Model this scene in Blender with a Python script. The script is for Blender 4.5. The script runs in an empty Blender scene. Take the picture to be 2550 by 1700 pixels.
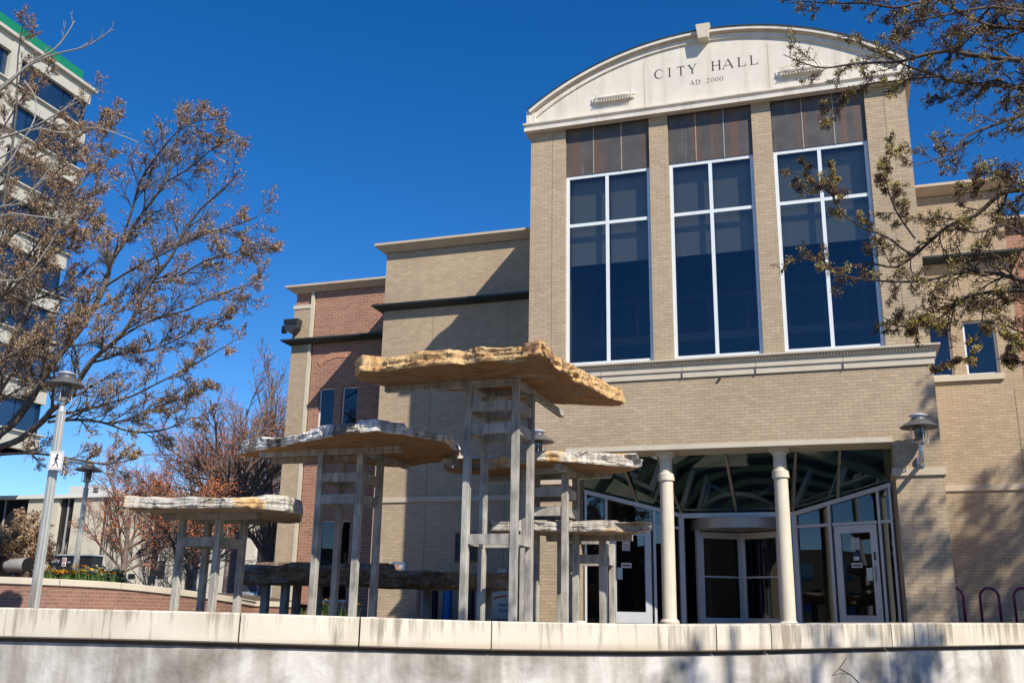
import bpy, bmesh, math, random
from mathutils import Vector, Matrix, noise
random.seed(7)
S = bpy.context.scene
COL = S.collection
rad = math.radians

# ---------------------------------------------------------------- camera
FPX, PITCH, YAW, ROLL = 2453.0, rad(15.618), rad(18.416), rad(1.030)
CAM = Vector((0, -20.5, 0))
cy, sy = math.cos(YAW), math.sin(YAW)
FW = Vector((-sy*math.cos(PITCH), cy*math.cos(PITCH), math.sin(PITCH)))
_r = Vector((cy, sy, 0)); _u = _r.cross(FW)
RT = _r*math.cos(ROLL) + _u*math.sin(ROLL)
UP = -_r*math.sin(ROLL) + _u*math.cos(ROLL)
cd = bpy.data.cameras.new('camera'); cam = bpy.data.objects.new('camera', cd); COL.objects.link(cam)
cd.sensor_width = 36; cd.lens = FPX/2550*36; cd.clip_start = 0.1; cd.clip_end = 2000
cam.matrix_world = Matrix(((RT.x, UP.x, -FW.x, CAM.x), (RT.y, UP.y, -FW.y, CAM.y), (RT.z, UP.z, -FW.z, CAM.z), (0, 0, 0, 1)))
S.camera = cam

# ---------------------------------------------------------------- light
SUNV = Vector((1.22, -1.0, 1.37)).normalized()
EL = math.asin(SUNV.z); AZ = math.atan2(SUNV.x, SUNV.y)
w = bpy.data.worlds.new('World'); S.world = w; w.use_nodes = True
nt = w.node_tree; nt.nodes.clear()
sky = nt.nodes.new('ShaderNodeTexSky'); sky.sky_type = 'NISHITA'; sky.sun_disc = False
sky.sun_elevation = EL; sky.sun_rotation = AZ; sky.altitude = 400; sky.air_density = 0.85; sky.dust_density = 0.1; sky.ozone_density = 3.0
hs = nt.nodes.new('ShaderNodeHueSaturation'); hs.inputs['Hue'].default_value = 0.507; hs.inputs['Saturation'].default_value = 1.36; hs.inputs['Value'].default_value = 1.0
bg = nt.nodes.new('ShaderNodeBackground'); bg.inputs['Strength'].default_value = 0.123
wo = nt.nodes.new('ShaderNodeOutputWorld')
nt.links.new(sky.outputs[0], hs.inputs['Color']); nt.links.new(hs.outputs[0], bg.inputs['Color']); nt.links.new(bg.outputs[0], wo.inputs[0])
sl = bpy.data.lights.new('sun', 'SUN'); sl.energy = 4.7; sl.angle = rad(0.53); sl.color = (1.0, 0.93, 0.80)
so = bpy.data.objects.new('sun', sl); COL.objects.link(so); so.rotation_euler = (-SUNV).to_track_quat('-Z', 'Y').to_euler(); so.location = (20, -30, 30)
S.view_settings.view_transform = 'Standard'; S.view_settings.look = 'None'; S.view_settings.exposure = 0.34; S.view_settings.gamma = 1.0
S.cycles.max_bounces = 8; S.cycles.transparent_max_bounces = 12; S.cycles.caustics_reflective = False; S.cycles.caustics_refractive = False

# ---------------------------------------------------------------- pixel -> point on a known plane (survey of the photograph, source pixels 2550x1700)
def ray(x, y): return RT*(x-1275) - UP*(y-850) + FW*FPX
def PY(x, y, Y): d = ray(x, y); return CAM + d*((Y-CAM.y)/d.y)
def PZ(x, y, Z): d = ray(x, y); return CAM + d*((Z-CAM.z)/d.z)
def PX(x, y, X): d = ray(x, y); return CAM + d*((X-CAM.x)/d.x)

# ---------------------------------------------------------------- materials
def newmat(name):
    m = bpy.data.materials.new(name); m.use_nodes = True
    t = m.node_tree; b = t.nodes['Principled BSDF']
    return m, t, b
def N(t, typ, **kw):
    n = t.nodes.new(typ)
    for k, v in kw.items():
        if k.startswith('i_'):
            n.inputs[int(k[2:]) if k[2:].isdigit() else k[2:].replace('_', ' ')].default_value = v
        else: setattr(n, k, v)
    return n
def ramp(t, stops, interp='LINEAR'):
    r = t.nodes.new('ShaderNodeValToRGB'); cr = r.color_ramp; cr.interpolation = interp
    while len(cr.elements) > 1: cr.elements.remove(cr.elements[-1])
    cr.elements[0].position = stops[0][0]; cr.elements[0].color = (*stops[0][1], 1)
    for p, c in stops[1:]:
        e = cr.elements.new(p); e.color = (*c, 1)
    return r
def coords(t, scale=(1, 1, 1), kind='Object'):
    tc = t.nodes.new('ShaderNodeTexCoord'); mp = t.nodes.new('ShaderNodeMapping'); mp.inputs['Scale'].default_value = scale
    t.links.new(tc.outputs[kind], mp.inputs['Vector']); return mp.outputs['Vector']
def mixc(t, a, b, fac, mode='MIX'):
    n = t.nodes.new('ShaderNodeMix'); n.data_type = 'RGBA'; n.blend_type = mode
    for i, v in ((6, a), (7, b), (0, fac)):
        if hasattr(v, 'links'): t.links.new(v, n.inputs[i])
        elif i == 0: n.inputs[0].default_value = v
        else: n.inputs[i].default_value = (*v, 1)
    return n.outputs[2]
def bump(t, b, h, strength=0.3, dist=0.01):
    n = t.nodes.new('ShaderNodeBump'); n.inputs['Strength'].default_value = strength; n.inputs['Distance'].default_value = dist
    t.links.new(h, n.inputs['Height']); t.links.new(n.outputs[0], b.inputs['Normal'])
def plain(name, col, rough=0.6, metal=0.0, var=0.12, vscale=6.0, bmp=0.0):
    m, t, b = newmat(name)
    v = coords(t); n = N(t, 'ShaderNodeTexNoise', i_Scale=vscale, i_Detail=6.0); t.links.new(v, n.inputs['Vector'])
    r = ramp(t, [(0.3, tuple(c*(1-var) for c in col)), (0.7, tuple(min(1, c*(1+var)) for c in col))])
    t.links.new(n.outputs[0], r.inputs[0]); t.links.new(r.outputs[0], b.inputs['Base Color'])
    b.inputs['Roughness'].default_value = rough; b.inputs['Metallic'].default_value = metal
    if bmp: bump(t, b, n.outputs[0], bmp)
    return m
def brick(name, c1, c2, mort, bw=0.203, rh=0.0677, ms=0.0055, big=0.10, bstr=0.5):
    m, t, b = newmat(name)
    tc = t.nodes.new('ShaderNodeTexCoord'); sp = t.nodes.new('ShaderNodeSeparateXYZ'); t.links.new(tc.outputs['Object'], sp.inputs[0])
    ad = N(t, 'ShaderNodeMath', operation='ADD'); t.links.new(sp.outputs[0], ad.inputs[0]); t.links.new(sp.outputs[1], ad.inputs[1])
    cb = t.nodes.new('ShaderNodeCombineXYZ'); t.links.new(ad.outputs[0], cb.inputs[0]); t.links.new(sp.outputs[2], cb.inputs[1])
    br = N(t, 'ShaderNodeTexBrick', i_Scale=1.0); br.offset = 0.5
    br.inputs['Brick Width'].default_value = bw; br.inputs['Row Height'].default_value = rh
    br.inputs['Mortar Size'].default_value = ms; br.inputs['Mortar Smooth'].default_value = 0.2; br.inputs['Bias'].default_value = 0.0
    br.inputs['Color1'].default_value = (*c1, 1); br.inputs['Color2'].default_value = (*c2, 1); br.inputs['Mortar'].default_value = (*mort, 1)
    t.links.new(cb.outputs[0], br.inputs['Vector'])
    n = N(t, 'ShaderNodeTexNoise', i_Scale=0.55, i_Detail=5.0); t.links.new(tc.outputs['Object'], n.inputs['Vector'])
    r = ramp(t, [(0.3, (1-big,)*3), (0.72, (1+big, 1+big*0.95, 1+big*0.85))]); t.links.new(n.outputs[0], r.inputs[0])
    n2 = N(t, 'ShaderNodeTexNoise', i_Scale=9.0, i_Detail=3.0); 
    mp = t.nodes.new('ShaderNodeMapping'); mp.inputs['Scale'].default_value = (0.6, 1.8, 1); t.links.new(cb.outputs[0], mp.inputs[0]); t.links.new(mp.outputs[0], n2.inputs['Vector'])
    r2 = ramp(t, [(0.32, (0.93, 0.925, 0.92)), (0.68, (1.08, 1.07, 1.05))]); t.links.new(n2.outputs[0], r2.inputs[0])
    c = mixc(t, br.outputs[0], r.outputs[0], 1.0, 'MULTIPLY'); c = mixc(t, c, r2.outputs[0], 1.0, 'MULTIPLY')
    t.links.new(c, b.inputs['Base Color']); b.inputs['Roughness'].default_value = 0.85
    inv = N(t, 'ShaderNodeMath', operation='SUBTRACT'); inv.inputs[0].default_value = 1; t.links.new(br.outputs['Fac'], inv.inputs[1])
    bump(t, b, inv.outputs[0], bstr, 0.006)
    return m
M = {}
M['tan_brick'] = brick('tan_brick', (0.50, 0.385, 0.258), (0.425, 0.32, 0.213), (0.27, 0.227, 0.18), bstr=0.3)
M['red_brick'] = brick('red_brick', (0.40, 0.19, 0.125), (0.30, 0.135, 0.092), (0.42, 0.32, 0.24), bw=0.25, rh=0.09, ms=0.009, bstr=0.3)
M['planter_brick'] = brick('planter_brick', (0.30, 0.15, 0.105), (0.23, 0.115, 0.085), (0.36, 0.26, 0.21), bw=0.19, rh=0.068, ms=0.006)
def streaky(name, base, stain, vs=(7, 7, 0.7), lo=0.50, hi=0.66, rough=0.75, fine=0.10, amt=0.8):
    m, t, b = newmat(name)
    v = coords(t, vs); n = N(t, 'ShaderNodeTexNoise', i_Scale=1.0, i_Detail=6.0, i_Roughness=0.6); t.links.new(v, n.inputs['Vector'])
    r = ramp(t, [(lo, (0, 0, 0)), (hi, (amt,)*3)]); t.links.new(n.outputs[0], r.inputs[0])
    v2 = coords(t); n2 = N(t, 'ShaderNodeTexNoise', i_Scale=3.0, i_Detail=8.0); t.links.new(v2, n2.inputs['Vector'])
    r2 = ramp(t, [(0.3, tuple(c*(1-fine) for c in base)), (0.7, tuple(min(1, c*(1+fine)) for c in base))]); t.links.new(n2.outputs[0], r2.inputs[0])
    c = mixc(t, r2.outputs[0], stain, r.outputs[0])
    t.links.new(c, b.inputs['Base Color']); b.inputs['Roughness'].default_value = rough
    n3 = N(t, 'ShaderNodeTexNoise', i_Scale=60.0, i_Detail=4.0); t.links.new(v2, n3.inputs['Vector']); bump(t, b, n3.outputs[0], 0.15, 0.004)
    return m
M['precast'] = streaky('precast', (0.71, 0.65, 0.56), (0.47, 0.39, 0.29), (4, 4, 0.22), 0.52, 0.74, fine=0.06, amt=0.6)
M['precast_tan'] = streaky('precast_tan', (0.56, 0.46, 0.34), (0.42, 0.33, 0.23), (2, 2, 1.5), 0.5, 0.75, fine=0.06, amt=0.4)
M['precast_band'] = streaky('precast_band', (0.60, 0.53, 0.42), (0.45, 0.38, 0.29), (2, 2, 1.5), 0.5, 0.75, fine=0.05, amt=0.4)
M['column'] = streaky('column', (0.68, 0.61, 0.49), (0.48, 0.40, 0.30), (6, 6, 0.5), 0.52, 0.74, fine=0.06, amt=0.5)
M['joint'] = plain('joint', (0.22, 0.18, 0.13), 0.9)
M['letter'] = plain('letter', (0.075, 0.055, 0.035), 0.9, var=0.25)
M['metal_trim'] = plain('metal_trim', (0.035, 0.045, 0.048), 0.5, 0.3)
M['white_frame'] = plain('white_frame', (0.74, 0.78, 0.80), 0.35, var=0.03)
M['alu'] = plain('alu', (0.60, 0.61, 0.64), 0.38, 0.35, var=0.04)
M['arch_brick'] = plain('arch_brick', (0.52, 0.27, 0.17), 0.85, var=0.3, vscale=14)
M['alu_soft'] = plain('alu_soft', (0.42, 0.41, 0.40), 0.42, 0.5, var=0.04)
M['alu_dark'] = plain('alu_dark', (0.06, 0.065, 0.07), 0.4, 0.4)
M['alu_warm'] = plain('alu_warm', (0.34, 0.31, 0.27), 0.5, 0.1)
M['steel'] = plain('steel', (0.55, 0.56, 0.57), 0.25, 0.9, var=0.05)
M['dark'] = plain('dark', (0.012, 0.012, 0.013), 0.8)
M['black'] = plain('black', (0.02, 0.02, 0.022), 0.4)
M['copper'] = streaky('copper', (0.085, 0.078, 0.073), (0.22, 0.21, 0.24), (7, 7, 0.22), 0.60, 0.74, rough=0.45, fine=0.25, amt=0.7)
def rusty(m):
    t = m.node_tree; b = t.nodes['Principled BSDF']; src = b.inputs['Base Color'].links[0].from_socket
    n = N(t, 'ShaderNodeTexNoise', i_Scale=1.0, i_Detail=4.0); t.links.new(coords(t, (5, 3, 0.18)), n.inputs['Vector'])
    r = ramp(t, [(0.46, (0, 0, 0)), (0.62, (.75, .75, .75))]); t.links.new(n.outputs[0], r.inputs[0])
    t.links.new(mixc(t, src, (0.15, 0.078, 0.046), r.outputs[0]), b.inputs['Base Color'])
rusty(M['copper'])
M['interior_light'] = plain('interior_light', (0.26, 0.24, 0.21), 0.9)
M['interior'] = plain('interior', (0.09, 0.085, 0.08), 0.9)
M['blind'] = plain('blind', (0.34, 0.37, 0.33), 0.9, var=0.03)
def glass(name, tint=(0.3, 0.36, 0.42), refl=0.10, rough=0.0, rcol=(0.8, 0.9, 1.0)):
    m = bpy.data.materials.new(name); m.use_nodes = True; t = m.node_tree; t.nodes.clear()
    o = t.nodes.new('ShaderNodeOutputMaterial'); mx = t.nodes.new('ShaderNodeMixShader')
    tr = N(t, 'ShaderNodeBsdfTransparent'); tr.inputs[0].default_value = (*tint, 1)
    gl = N(t, 'ShaderNodeBsdfGlossy'); gl.inputs['Color'].default_value = (*rcol, 1); gl.inputs['Roughness'].default_value = rough
    lw = N(t, 'ShaderNodeLayerWeight'); lw.inputs['Blend'].default_value = 0.35
    ma = N(t, 'ShaderNodeMath', operation='MULTIPLY_ADD'); t.links.new(lw.outputs['Fresnel'], ma.inputs[0]); ma.inputs[1].default_value = 0.8; ma.inputs[2].default_value = refl
    n = N(t, 'ShaderNodeTexNoise', i_Scale=0.9, i_Detail=1.0); tc = t.nodes.new('ShaderNodeTexCoord'); t.links.new(tc.outputs['Object'], n.inputs['Vector'])
    bp = t.nodes.new('ShaderNodeBump'); bp.inputs['Strength'].default_value = 0.05; bp.inputs['Distance'].default_value = 0.05
    t.links.new(n.outputs[0], bp.inputs['Height']); t.links.new(bp.outputs[0], gl.inputs['Normal'])
    t.links.new(ma.outputs[0], mx.inputs[0]); t.links.new(tr.outputs[0], mx.inputs[1]); t.links.new(gl.outputs[0], mx.inputs[2]); t.links.new(mx.outputs[0], o.inputs[0])
    return m
M['glass'] = glass('glass', (0.78, 0.78, 0.78), 0.045)
M['door_glass'] = glass('door_glass', (0.30, 0.32, 0.33), 0.05)
M['sky_glass'] = glass('sky_glass', (0.15, 0.2, 0.25), 0.22)
M['office_glass'] = plain('office_glass', (0.012, 0.035, 0.085), 0.08, 0.0, var=0.35, vscale=0.3)
M['office_glass'].node_tree.nodes['Principled BSDF'].inputs['Specular IOR Level'].default_value = 0.8
M['office_white'] = plain('office_white', (0.50, 0.47, 0.405), 0.7, var=0.05, vscale=1.0)
M['office_green'] = plain('office_green', (0.005, 0.20, 0.10), 0.5)
M['beige_wall'] = plain('beige_wall', (0.62, 0.57, 0.47), 0.8, var=0.06, vscale=0.8)
M['asphalt'] = plain('asphalt', (0.06, 0.06, 0.06), 0.9)
M['pavement'] = plain('pavement', (0.19, 0.17, 0.145), 0.85, var=0.15, vscale=1.5)
M['soil'] = plain('soil', (0.10, 0.07, 0.045), 0.95, var=0.4)
M['grass'] = plain('grass', (0.07, 0.10, 0.03), 0.95, var=0.4, vscale=20)
M['bin_dark'] = plain('bin_dark', (0.012, 0.018, 0.032), 0.35)
M['bin_blue'] = plain('bin_blue', (0.01, 0.13, 0.42), 0.4)
M['purple'] = plain('purple', (0.16, 0.012, 0.075), 0.35)
M['sign_white'] = plain('sign_white', (0.75, 0.75, 0.74), 0.5, var=0.03)
M['sign_red'] = plain('sign_red', (0.5, 0.02, 0.02), 0.5)
M['navy'] = plain('navy', (0.02, 0.05, 0.18), 0.6)
M['lens'] = plain('lens', (0.13, 0.135, 0.14), 0.12, 0.3, var=0.05)
M['reflect_dark'] = plain('reflect_dark', (0.05, 0.042, 0.036), 0.9)  # near-black so the added side blocks reflect dark in the entrance glass

def m_cap():
    m, t, b = newmat('cap_limestone')
    tc = t.nodes.new('ShaderNodeTexCoord')
    # streaks run down the face: noise squeezed along z, strongest near the top edge
    mp = N(t, 'ShaderNodeMapping'); mp.inputs['Scale'].default_value = (13, 13, 0.9); t.links.new(tc.outputs['Object'], mp.inputs[0])
    n = N(t, 'ShaderNodeTexNoise', i_Scale=1.0, i_Detail=5.0, i_Roughness=0.65); t.links.new(mp.outputs[0], n.inputs['Vector'])
    n4 = N(t, 'ShaderNodeTexNoise', i_Scale=1.6, i_Detail=2.0); t.links.new(tc.outputs['Object'], n4.inputs['Vector'])
    mu = N(t, 'ShaderNodeMath', operation='MULTIPLY_ADD'); t.links.new(n4.outputs[0], mu.inputs[0]); mu.inputs[1].default_value = 0.55; t.links.new(n.outputs[0], mu.inputs[2])
    sp = t.nodes.new('ShaderNodeSeparateXYZ'); t.links.new(tc.outputs['Object'], sp.inputs[0])
    mz = N(t, 'ShaderNodeMath', operation='MULTIPLY_ADD'); t.links.new(sp.outputs[2], mz.inputs[0]); mz.inputs[1].default_value = 0.35; t.links.new(mu.outputs[0], mz.inputs[2])
    r = ramp(t, [(0.74, (0, 0, 0)), (0.90, (0.75,)*3)]); t.links.new(mz.outputs[0], r.inputs[0])
    n2 = N(t, 'ShaderNodeTexNoise', i_Scale=2.5, i_Detail=8.0); t.links.new(tc.outputs['Object'], n2.inputs['Vector'])
    r2 = ramp(t, [(0.3, (0.60, 0.53, 0.42)), (0.7, (0.74, 0.68, 0.57))]); t.links.new(n2.outputs[0], r2.inputs[0])
    # brown grime along the lower edge
    le = N(t, 'ShaderNodeMapRange'); t.links.new(sp.outputs[2], le.inputs[0]); le.inputs[1].default_value = -0.26; le.inputs[2].default_value = -0.20; le.inputs[3].default_value = 0.5; le.inputs[4].default_value = 0.0
    c = mixc(t, r2.outputs[0], (0.22, 0.18, 0.13), r.outputs[0]); c = mixc(t, c, (0.38, 0.27, 0.17), le.outputs[0])
    t.links.new(c, b.inputs['Base Color']); b.inputs['Roughness'].default_value = 0.8
    n3 = N(t, 'ShaderNodeTexNoise', i_Scale=45.0, i_Detail=5.0); t.links.new(tc.outputs['Object'], n3.inputs['Vector']); bump(t, b, n3.outputs[0], 0.25, 0.006)
    return m
M['cap_stone'] = m_cap()
def m_conc():
    m, t, b = newmat('wall_concrete')
    v = coords(t); n = N(t, 'ShaderNodeTexNoise', i_Scale=1.3, i_Detail=9.0, i_Roughness=0.62, i_Distortion=0.4); t.links.new(v, n.inputs['Vector'])
    r = ramp(t, [(0.33, (0.24, 0.215, 0.185)), (0.45, (0.42, 0.40, 0.37)), (0.55, (0.60, 0.58, 0.54)), (0.68, (0.50, 0.47, 0.43))]); t.links.new(n.outputs[0], r.inputs[0])
    v2 = coords(t, (5, 5, 0.8)); n2 = N(t, 'ShaderNodeTexNoise', i_Scale=1.0, i_Detail=5.0); t.links.new(v2, n2.inputs['Vector'])
    r2 = ramp(t, [(0.38, (0.58, 0.53, 0.48)), (0.60, (1.1, 1.1, 1.1))]); t.links.new(n2.outputs[0], r2.inputs[0])
    vo = N(t, 'ShaderNodeTexVoronoi', feature='DISTANCE_TO_EDGE', i_Scale=1.3); 
    nd = N(t, 'ShaderNodeTexNoise', i_Scale=2.5, i_Detail=6.0); t.links.new(v, nd.inputs['Vector'])
    mm = mixc(t, (0, 0, 0), nd.outputs[1], 0.5); va = N(t, 'ShaderNodeVectorMath', operation='ADD'); t.links.new(v, va.inputs[0]); t.links.new(mm, va.inputs[1]); t.links.new(va.outputs[0], vo.inputs['Vector'])
    r3 = ramp(t, [(0.0, (0.35, 0.33, 0.3)), (0.006, (1, 1, 1))]); t.links.new(vo.outputs[0], r3.inputs[0])
    c = mixc(t, r.outputs[0], r2.outputs[0], 0.8, 'MULTIPLY'); c = mixc(t, c, r3.outputs[0], 0.22, 'MULTIPLY')
    t.links.new(c, b.inputs['Base Color']); b.inputs['Roughness'].default_value = 0.88
    n3 = N(t, 'ShaderNodeTexNoise', i_Scale=30.0, i_Detail=6.0); t.links.new(v, n3.inputs['Vector']); bump(t, b, n3.outputs[0], 0.4, 0.01)
    return m
M['wall_concrete'] = m_conc()
M['post'] = streaky('post_concrete', (0.42, 0.395, 0.35), (0.11, 0.10, 0.09), (11, 11, 2.2), 0.47, 0.66, rough=0.85, fine=0.30, amt=0.62)
def m_rock(name, stops, scale=2.2, vs=(1, 1, 0.6)):
    m, t, b = newmat(name)
    v = coords(t, vs); n = N(t, 'ShaderNodeTexNoise', i_Scale=scale, i_Detail=10.0, i_Roughness=0.65, i_Distortion=0.6); t.links.new(v, n.inputs['Vector'])
    r = ramp(t, stops); t.links.new(n.outputs[0], r.inputs[0])
    n2 = N(t, 'ShaderNodeTexNoise', i_Scale=scale*7, i_Detail=6.0); t.links.new(v, n2.inputs['Vector'])
    r2 = ramp(t, [(0.36, (0.35, 0.31, 0.28)), (0.48, (0.95, 0.95, 0.95)), (0.65, (1.15, 1.15, 1.15))]); t.links.new(n2.outputs[0], r2.inputs[0])
    c = mixc(t, r.outputs[0], r2.outputs[0], 0.55, 'MULTIPLY'); t.links.new(c, b.inputs['Base Color']); b.inputs['Roughness'].default_value = 0.9
    bump(t, b, n2.outputs[0], 0.7, 0.025)
    return m
M['rock_gold'] = m_rock('rock_gold', [(0.30, (0.08, 0.045, 0.03)), (0.38, (0.24, 0.13, 0.07)), (0.45, (0.50, 0.29, 0.12)), (0.55, (0.66, 0.45, 0.22)), (0.63, (0.40, 0.23, 0.11)), (0.72, (0.13, 0.08, 0.05))])
M['rock_grey'] = m_rock('rock_grey', [(0.36, (0.08, 0.075, 0.07)), (0.43, (0.30, 0.26, 0.21)), (0.49, (0.62, 0.60, 0.56)), (0.58, (0.75, 0.73, 0.70)), (0.64, (0.20, 0.17, 0.14)), (0.72, (0.42, 0.28, 0.16))], 2.6, (1, 1, 0.35))
def m_mixrock():
    M_ = m_rock('rock_pale', [(0.34, (0.13, 0.11, 0.09)), (0.42, (0.40, 0.35, 0.29)), (0.50, (0.48, 0.45, 0.40)), (0.60, (0.55, 0.52, 0.47)), (0.68, (0.25, 0.21, 0.17))], 3.0, (1, 1, 0.22)); t = M_.node_tree; b = t.nodes['Principled BSDF']
    src = b.inputs['Base Color'].links[0].from_socket
    n = N(t, 'ShaderNodeTexNoise', i_Scale=1.5, i_Detail=4.0); t.links.new(coords(t), n.inputs['Vector'])
    r = ramp(t, [(0.52, (0, 0, 0)), (0.57, (1, 1, 1))]); t.links.new(n.outputs[0], r.inputs[0])
    n2 = N(t, 'ShaderNodeTexNoise', i_Scale=6.0, i_Detail=8.0); t.links.new(coords(t), n2.inputs['Vector'])
    r2 = ramp(t, [(0.36, (0.24, 0.14, 0.07)), (0.5, (0.60, 0.38, 0.17)), (0.65, (0.66, 0.48, 0.27))]); t.links.new(n2.outputs[0], r2.inputs[0])
    t.links.new(mixc(t, src, r2.outputs[0], r.outputs[0]), b.inputs['Base Color']); return M_
M['rock_pale'] = m_mixrock()
M['rock_brown'] = m_rock('rock_brown', [(0.35, (0.10, 0.075, 0.055)), (0.5, (0.26, 0.17, 0.10)), (0.65, (0.34, 0.28, 0.24))], 2.4)
M['rock_rust'] = m_rock('rock_rust', [(0.30, (0.13, 0.10, 0.08)), (0.40, (0.25, 0.145, 0.075)), (0.56, (0.34, 0.17, 0.06)), (0.63, (0.25, 0.18, 0.12)), (0.70, (0.52, 0.47, 0.40)), (0.78, (0.2, 0.15, 0.1))], 1.3, (0.6, 1.3, 1))
M['rock_under'] = m_rock('rock_under', [(0.35, (0.22, 0.16, 0.11)), (0.5, (0.36, 0.26, 0.17)), (0.65, (0.40, 0.34, 0.27))], 1.5, (1, 1, 1))
M['bark'] = plain('bark', (0.125, 0.105, 0.09), 0.95, var=0.45, vscale=18, bmp=0.6)
M['bark_dark'] = plain('bark_dark', (0.085, 0.062, 0.05), 0.95, var=0.5, vscale=14, bmp=0.5)
M['bark_grey'] = plain('bark_grey', (0.36, 0.33, 0.29), 0.9, var=0.35, vscale=25, bmp=0.3)
M['bark_far'] = plain('bark_far', (0.19, 0.14, 0.12), 0.95, var=0.35, vscale=6)
M['bark_red'] = plain('bark_red', (0.19, 0.075, 0.05), 0.9, var=0.3)
def budmat(name, stops, sc=9.0):
    m, t, b = newmat(name)
    v = coords(t); n = N(t, 'ShaderNodeTexNoise', i_Scale=sc, i_Detail=3.0); t.links.new(v, n.inputs['Vector'])
    r = ramp(t, stops); t.links.new(n.outputs[0], r.inputs[0]); t.links.new(r.outputs[0], b.inputs['Base Color']); b.inputs['Roughness'].default_value = 0.75
    return m
M['bud_green'] = budmat('bud_green', [(0.33, (0.07, 0.035, 0.02)), (0.47, (0.13, 0.07, 0.035)), (0.54, (0.34, 0.25, 0.07)), (0.64, (0.56, 0.47, 0.15)), (0.75, (0.12, 0.07, 0.035))], 7)
M['bud_brown'] = budmat('bud_brown', [(0.32, (0.14, 0.075, 0.045)), (0.45, (0.27, 0.155, 0.085)), (0.55, (0.44, 0.29, 0.155)), (0.66, (0.58, 0.44, 0.27))], 12)
M['berry'] = budmat('berry', [(0.35, (0.30, 0.075, 0.025)), (0.6, (0.56, 0.17, 0.045))], 5)
M['needle'] = budmat('needle', [(0.35, (0.015, 0.035, 0.02)), (0.6, (0.035, 0.07, 0.035))], 5)
M['leaf'] = budmat('leaf', [(0.35, (0.03, 0.08, 0.015)), (0.6, (0.09, 0.16, 0.03))], 12)
M['petal'] = plain('petal', (0.75, 0.42, 0.01), 0.6)
M['petal_pale'] = plain('petal_pale', (0.75, 0.72, 0.45), 0.6)
M['drygrass'] = budmat('drygrass', [(0.35, (0.10, 0.07, 0.035)), (0.6, (0.22, 0.17, 0.09))], 3)
M['car_paint'] = plain('car_paint', (0.42, 0.45, 0.48), 0.25, 0.4, var=0.02)
M['tyre'] = plain('tyre', (0.015, 0.015, 0.015), 0.8)

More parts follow.
